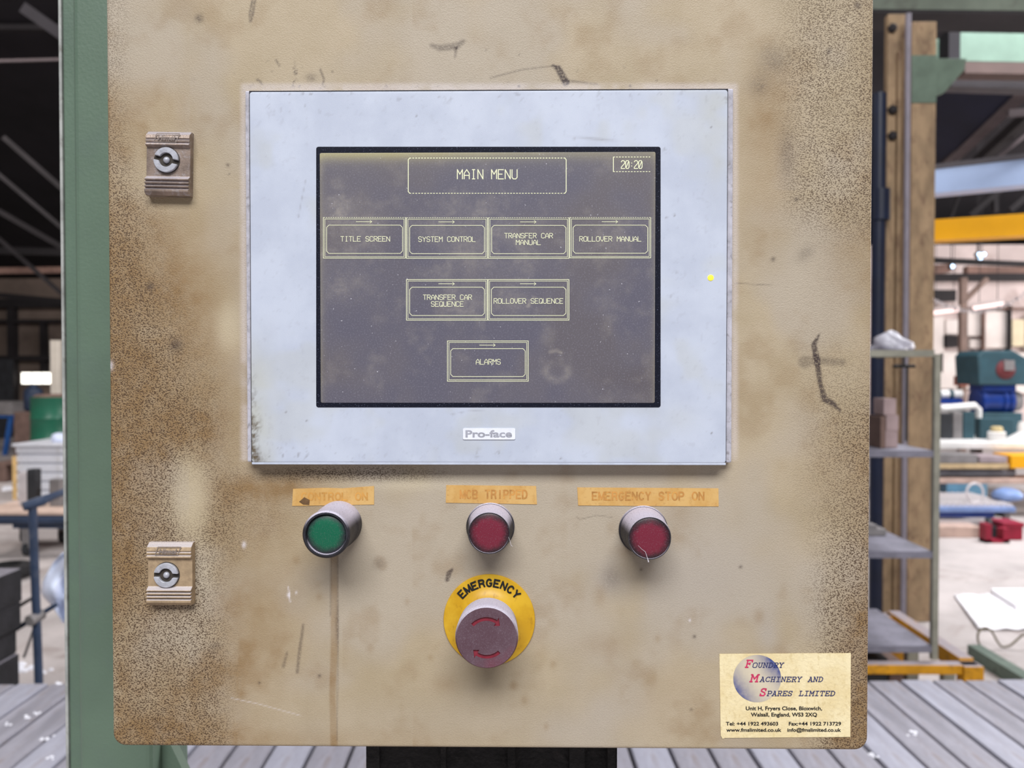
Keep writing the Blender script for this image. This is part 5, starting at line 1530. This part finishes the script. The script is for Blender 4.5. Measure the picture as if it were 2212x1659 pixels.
# green drum on a pallet behind the slatted crate
Yd = 11.0
c = W(110, 905, Yd)
zt = W(110, 857, Yd).z
pal = thing('pallet', 'low timber pallet carrying the green drum', 'pallet', (c.x, Yd, 0))
for k in range(5):
    MB().box(c.x - .5, c.x + .5, Yd - .45 + k * .2, Yd - .33 + k * .2, .24, .28).build('slat', M['bwood'], pal)
for k in (-.42, 0, .42):
    MB().box(c.x + k - .06, c.x + k + .06, Yd - .45, Yd + .47, 0, .24).build('bearer', M['bwood'], pal)
hd = zt - .28
R = .255
dr = thing('green_drum', 'glossy green steel drum standing behind the white slatted crate', 'drum', (c.x, Yd, .28))
prof = [(R * .97, 0), (R, .01)]
for q in (.33, .66):
    prof += [(R, hd * q - .03), (R * 1.045, hd * q), (R, hd * q + .03)]
prof += [(R, hd - .02), (R * 1.02, hd - .01), (R * 1.02, hd), (R * .96, hd), (R * .95, hd - .02)]
MB().lathe((c.x, Yd, .28), (0, 0, 1), prof, 36).build('drum_shell', M['drum'], dr, smooth=30)
o = MB().lathe((c.x, Yd, .28 + hd - .022), (0, 0, 1), [(R * .96, 0), (R * .96, .01), (R * .7, .06), (0, .06)], 24).build('drum_lid', M['bwood'], dr)
# white slatted crate
p0, p1 = fl(35, 1082), fl(160, 1082)
Yk = p0.y
ztop = W(35, 962, Yk).z
cr = thing('slatted_crate', 'big white slatted crate on the floor before the green drum', 'crate', ((p0.x + p1.x) / 2, Yk, 0))
n = 6
for k in range(n):
    z0, z1 = ztop * k / n + .012, ztop * (k + 1) / n - .012
    MB().box(p0.x, p1.x, Yk, Yk + .03, z0, z1).build('slat', M['crate'], cr, bevel=.006)
MB().box(p0.x + .02, p1.x - .02, Yk + .03, Yk + .7, 0, ztop - .02).build('crate_core', M['crate'], cr)
MB().box(p0.x - .03, p1.x + .03, Yk - .03, Yk + .73, ztop - .012, ztop + .02).build('crate_lid', M['crate'], cr, bevel=.008)
MB().box(p0.x - .03, p0.x + .01, Yk - .02, Yk + .01, 0, ztop * .8).build('corner_batten', mat('straw_batten', (216, 180, 120), .7, scale=8), cr)
one('white_bundle', 'white wrapped bundle on the slatted crate lid', 'bundle', MB().lathe((W(122, 960, Yk + .2).x, Yk + .25, ztop + .021), (0, 0, 1), [(.08, 0), (.09, .03), (.075, .09), (.03, .11), (0, .112)], 14), M['filmw'], smooth=True)
# blue tank on a brown box, blue trestle
p0, p1 = fl(30, 1000), fl(76, 1000)
zt = W(30, 890, p0.y).z
one('brown_chest', 'brown timber chest beside the green drum', 'chest', MB().box(p0.x, p1.x, p0.y, p0.y + .6, 0, zt), M['bwood'], bevel=.02)
c = W(48, 862, p0.y)
r = 19 * p0.y / F
one('blue_tank', 'dusty blue round tank sitting on the brown chest', 'tank', MB().lathe((c.x, p0.y + .3, zt), (0, 0, 1), [(r * .8, 0), (r, .05), (r, .30), (r * .9, .38), (r * .4, .42), (r * .35, .46), (0, .47)], 24).tube([(c.x + r, p0.y + .3, zt + .2), (c.x + r + .1, p0.y + .3, zt + .2)], .04, 10), M['bluep'], smooth=40)
p0 = fl(20, 985)
bt_ = thing('blue_trestle', 'bright blue steel trestle with grey slab on top', 'trestle', (p0.x, p0.y, 0))
zt = W(20, 902, p0.y).z
for dx in (-.75, -.02):
    MB().tube([(p0.x + dx - .06, p0.y, 0), (p0.x + dx + .06, p0.y, zt)], .045, 4).build('leg', M['bluep2'], bt_)
    MB().tube([(p0.x + dx - .06, p0.y + .5, 0), (p0.x + dx + .06, p0.y + .5, zt)], .045, 4).build('leg', M['bluep2'], bt_)
MB().box(p0.x - .85, p0.x + .12, p0.y - .05, p0.y + .55, zt, zt + .05).build('top_bar', M['bluep2'], bt_)
MB().box(p0.x - .85, p0.x + .10, p0.y - .08, p0.y + .55, zt + .05, W(20, 868, p0.y).z).build('slab', M['greym'], bt_, bevel=.01)
one('dark_cabinet', 'black machine cabinet standing against the far wall', 'machine cabinet', MB().box(W(-90, 1, 17).x, W(-30, 1, 17).x, 17, 17.8, 0, W(1, 775, 17).z), M['darkm'], bevel=.03)
# pale upright slats beside the column
p0 = fl(120, 960)
for i, (x0, x1) in enumerate(((110, 116), (118, 129))):
    q0, q1 = W(x0, 885, 11.8), W(x1, 735, 11.8)
    one('upright_board', ('narrow' if i == 0 else 'broad') + ' pale cream board standing upright behind the green drum', 'board', MB().box(q0.x, q1.x, 11.8 + .01 * i, 11.85 + .01 * i, 0, q1.z), M['whiteb'], 'cream boards behind the drum')
# bench of blue tubes
Yb = 6.3
zt_ = W(1, 1112, Yb).z
bb = thing('tube_bench', 'low bench of dusty blue tubes with a grey caster', 'bench', (W(60, 1, Yb).x, Yb, 0))
a, b = W(-60, 1122, Yb), W(180, 1122, Yb)
MB().tube([(a.x, Yb, a.z), (b.x, Yb, a.z)], .042, 12).build('front_tube', M['bluep'], bb, smooth=40)
MB().tube([(a.x, Yb + .6, a.z), (b.x, Yb + .6, a.z)], .042, 12).build('rear_tube', M['bluep'], bb, smooth=40)
q0, q1 = W(24, 1140, Yb), W(180, 1128, Yb)
MB().box(q0.x, q1.x, Yb + .02, Yb + .06, q0.z - .01, q1.z).build('under_rail', M['bluep'], bb)
for x in (50, 175, -40):
    p = W(x, 1140, Yb)
    MB().box(p.x - .035, p.x + .035, Yb + .03, Yb + .10, .07, p.z).build('leg', M['greym'], bb)
    MB().box(p.x - .035, p.x + .035, Yb + .53, Yb + .60, .07, p.z).build('leg', M['greym'], bb)
    MB().lathe((p.x - .02, Yb + .065, .06), (1, 0, 0), [(.06, 0), (.06, .04)], 16).build('caster', M['darkm'], bb)
    MB().lathe((p.x - .02, Yb + .565, .06), (1, 0, 0), [(.06, 0), (.06, .04)], 16).build('caster', M['darkm'], bb)
M['board'] = mat('pinkish_board', (196, 172, 158), 0.8, scale=5, var=0.15, dirt=(150, 124, 112), dirt_amt=.4)
MB().box(a.x, b.x, Yb - .03, Yb + .65, a.z + .043, a.z + .063).build('board_top', M['board'], bb)
# grey blocks standing on the bench boards
for (x0, x1, y0, mk, lab) in ((40, 57, 1020, 'silver', 'pale steel block standing on the tube bench boards'), (58, 77, 1014, 'darkm', 'dark steel block standing on the tube bench boards'), (106, 129, 1036, 'greym', 'grey steel block on the tube bench beside the green column')):
    q0, q1 = W(x0, 1090, Yb + .25), W(x1, y0, Yb + .25)
    one('steel_block', lab, 'block', MB().box(q0.x, q1.x, Yb + .25, Yb + .33, a.z + .064, q1.z), M[mk], 'steel blocks on the tube bench', bevel=.006)
# clamp stand: blue scaffold post with couplers and braces
Ys = 3.25
st_ = thing('clamp_stand', 'leaning dusty blue scaffold post with tube couplers', 'stand', (W(84, 1475, Ys).x, Ys, 0))
p_top, p_bot = W(70, 1086, Ys), W(84, 1478, Ys)
k = (p_bot - p_top) / (p_top.z - p_bot.z)
MB().tube([p_top, p_top + k * p_top.z], .0170, 12).build('post', M['bluep'], st_, smooth=40)
c = W(66, 1090, Ys)
MB().tube([c + Vector((-.012, -.03, -.004)), W(90, 1082, Ys + .02), W(112, 1073, Ys + .1), W(150, 1058, Ys + .2)], [.020, .022, .016, .015], 12).build('top_coupler', M['bluep'], st_, smooth=40)
c = W(76, 1336, Ys)
MB().tube([c + Vector((-.004, -.035, 0)), c + Vector((.01, .03, .01))], .024, 12).build('coupler', M['greym'], st_, smooth=40)
for (x0, y0, x1, y1, r) in ((30, 1362, 122, 1306, .010), (40, 1310, 76, 1288, .008), (48, 1348, 76, 1330, .007), (76, 1350, 52, 1420, .006)):
    MB().tube([W(x0, y0, Ys + .03), W(x1, y1, Ys + .03)], r, 8).build('brace', M['bluep' if r > .009 else 'greym'], st_, smooth=40)
# black stacked baulks
Yq = 2.95
for i, (x1, y0, y1, lab) in enumerate(((-42, 1262, 1340, 'topmost blackened baulk of the stack beside the clamp stand'), (-44, 1340, 1400, 'middle blackened baulk of the stack beside the clamp stand'), (-54, 1400, 1460, 'lower blackened baulk of the stack beside the clamp stand'))):
    q0, q1 = W(-260, y1, Yq), W(x1, y0, Yq)
    mb = MB().box(q0.x, q1.x, Yq, Yq + .25, q0.z + .001, q1.z)
    one('timber_baulk', lab, 'timber', mb, M['blackw'], 'blackened baulks in a stack', bevel=.008)
q0, q1 = W(-260, 1460, Yq), W(-48, 1460, Yq)
one('timber_baulk', 'lowest blackened baulk of the stack, on the floor', 'timber', MB().box(q0.x, q1.x, Yq, Yq + .25, 0, q0.z), M['blackw'], 'blackened baulks in a stack', bevel=.008)
c = fl(14, 1253)
one('rubber_tyre', 'black rubber tyre lying on the floor behind the baulks', 'tyre', MB().lathe((c.x, c.y, 0), (0, 0, 1), [(.10, 0), (.17, .01), (.19, .05), (.17, .09), (.10, .10), (.09, .05), (.10, 0)], 24), M['black'], smooth=40)
# hanging sheet of bluish film behind the column
Yf = 3.6
vs, fs = [], []
nu, nv = 10, 14
L0 = [(118, 1205), (92, 1255), (88, 1280), (104, 1296), (128, 1325)]
for j in range(nv + 1):
    v = j / nv
    fy = 1195 + (1345 - 1195) * v
    xl = np.interp(fy, [1195, 1215, 1255, 1285, 1300, 1330, 1345], [136, 116, 92, 88, 104, 128, 136])
    for i in range(nu + 1):
        u = i / nu
        p = W(xl + (165 - xl) * u, fy, Yf + .05 * math.sin(u * 7 + v * 5) + .03 * math.sin(v * 11 - u * 4))
        vs.append(p)
for j in range(nv):
    for i in range(nu):
        p = j * (nu + 1) + i
        fs.append((p, p + 1, p + nu + 2, p + nu + 1))
roll = thing('plastic_film', 'crumpled bluish white plastic film draped over a stake beside the column', 'plastic film', (W(150, 1, Yf).x, Yf, 0))
o = MB().add(vs, fs).build('film_sheet', M['filmw'], roll, smooth=True)
sm = o.modifiers.new('thick', 'SOLIDIFY')
sm.thickness = .003
p = W(150, 1200, Yf + .08)
MB().tube([(p.x, Yf + .09, 0), (p.x, Yf + .09, p.z)], .012, 8).build('stake', M['greym'], roll)
# boards and rubbish on the left floor
for (x0, y0, x1, y1, lab) in ((-60, 1190, 60, 1160, 'pale board lying flat on the floor beyond the clamp stand'),):
    pass
for i, (x, y, s) in enumerate(((42, 1452, .05), (66, 1455, .04), (100, 1460, .03), (16, 1060, .1))):
    c = fl(x, y)
    mb = MB()
    for q in range(5):
        mb.lathe((c.x + random.uniform(-s, s), c.y + random.uniform(-s, s), 0), (.2, 0, 1), [(s * .5, 0), (s * random.uniform(.3, .5), s * .2), (0, s * .3)], 7)
    one('floor_scrap', ('white scraps on the floor beside the black baulks', 'small white scraps at the foot of the clamp stand', 'few white scraps between clamp stand and green column', 'heap of pale scraps on the floor near the brown chest')[i], 'debris', mb, M['plaster'], 'white scraps on the floor')
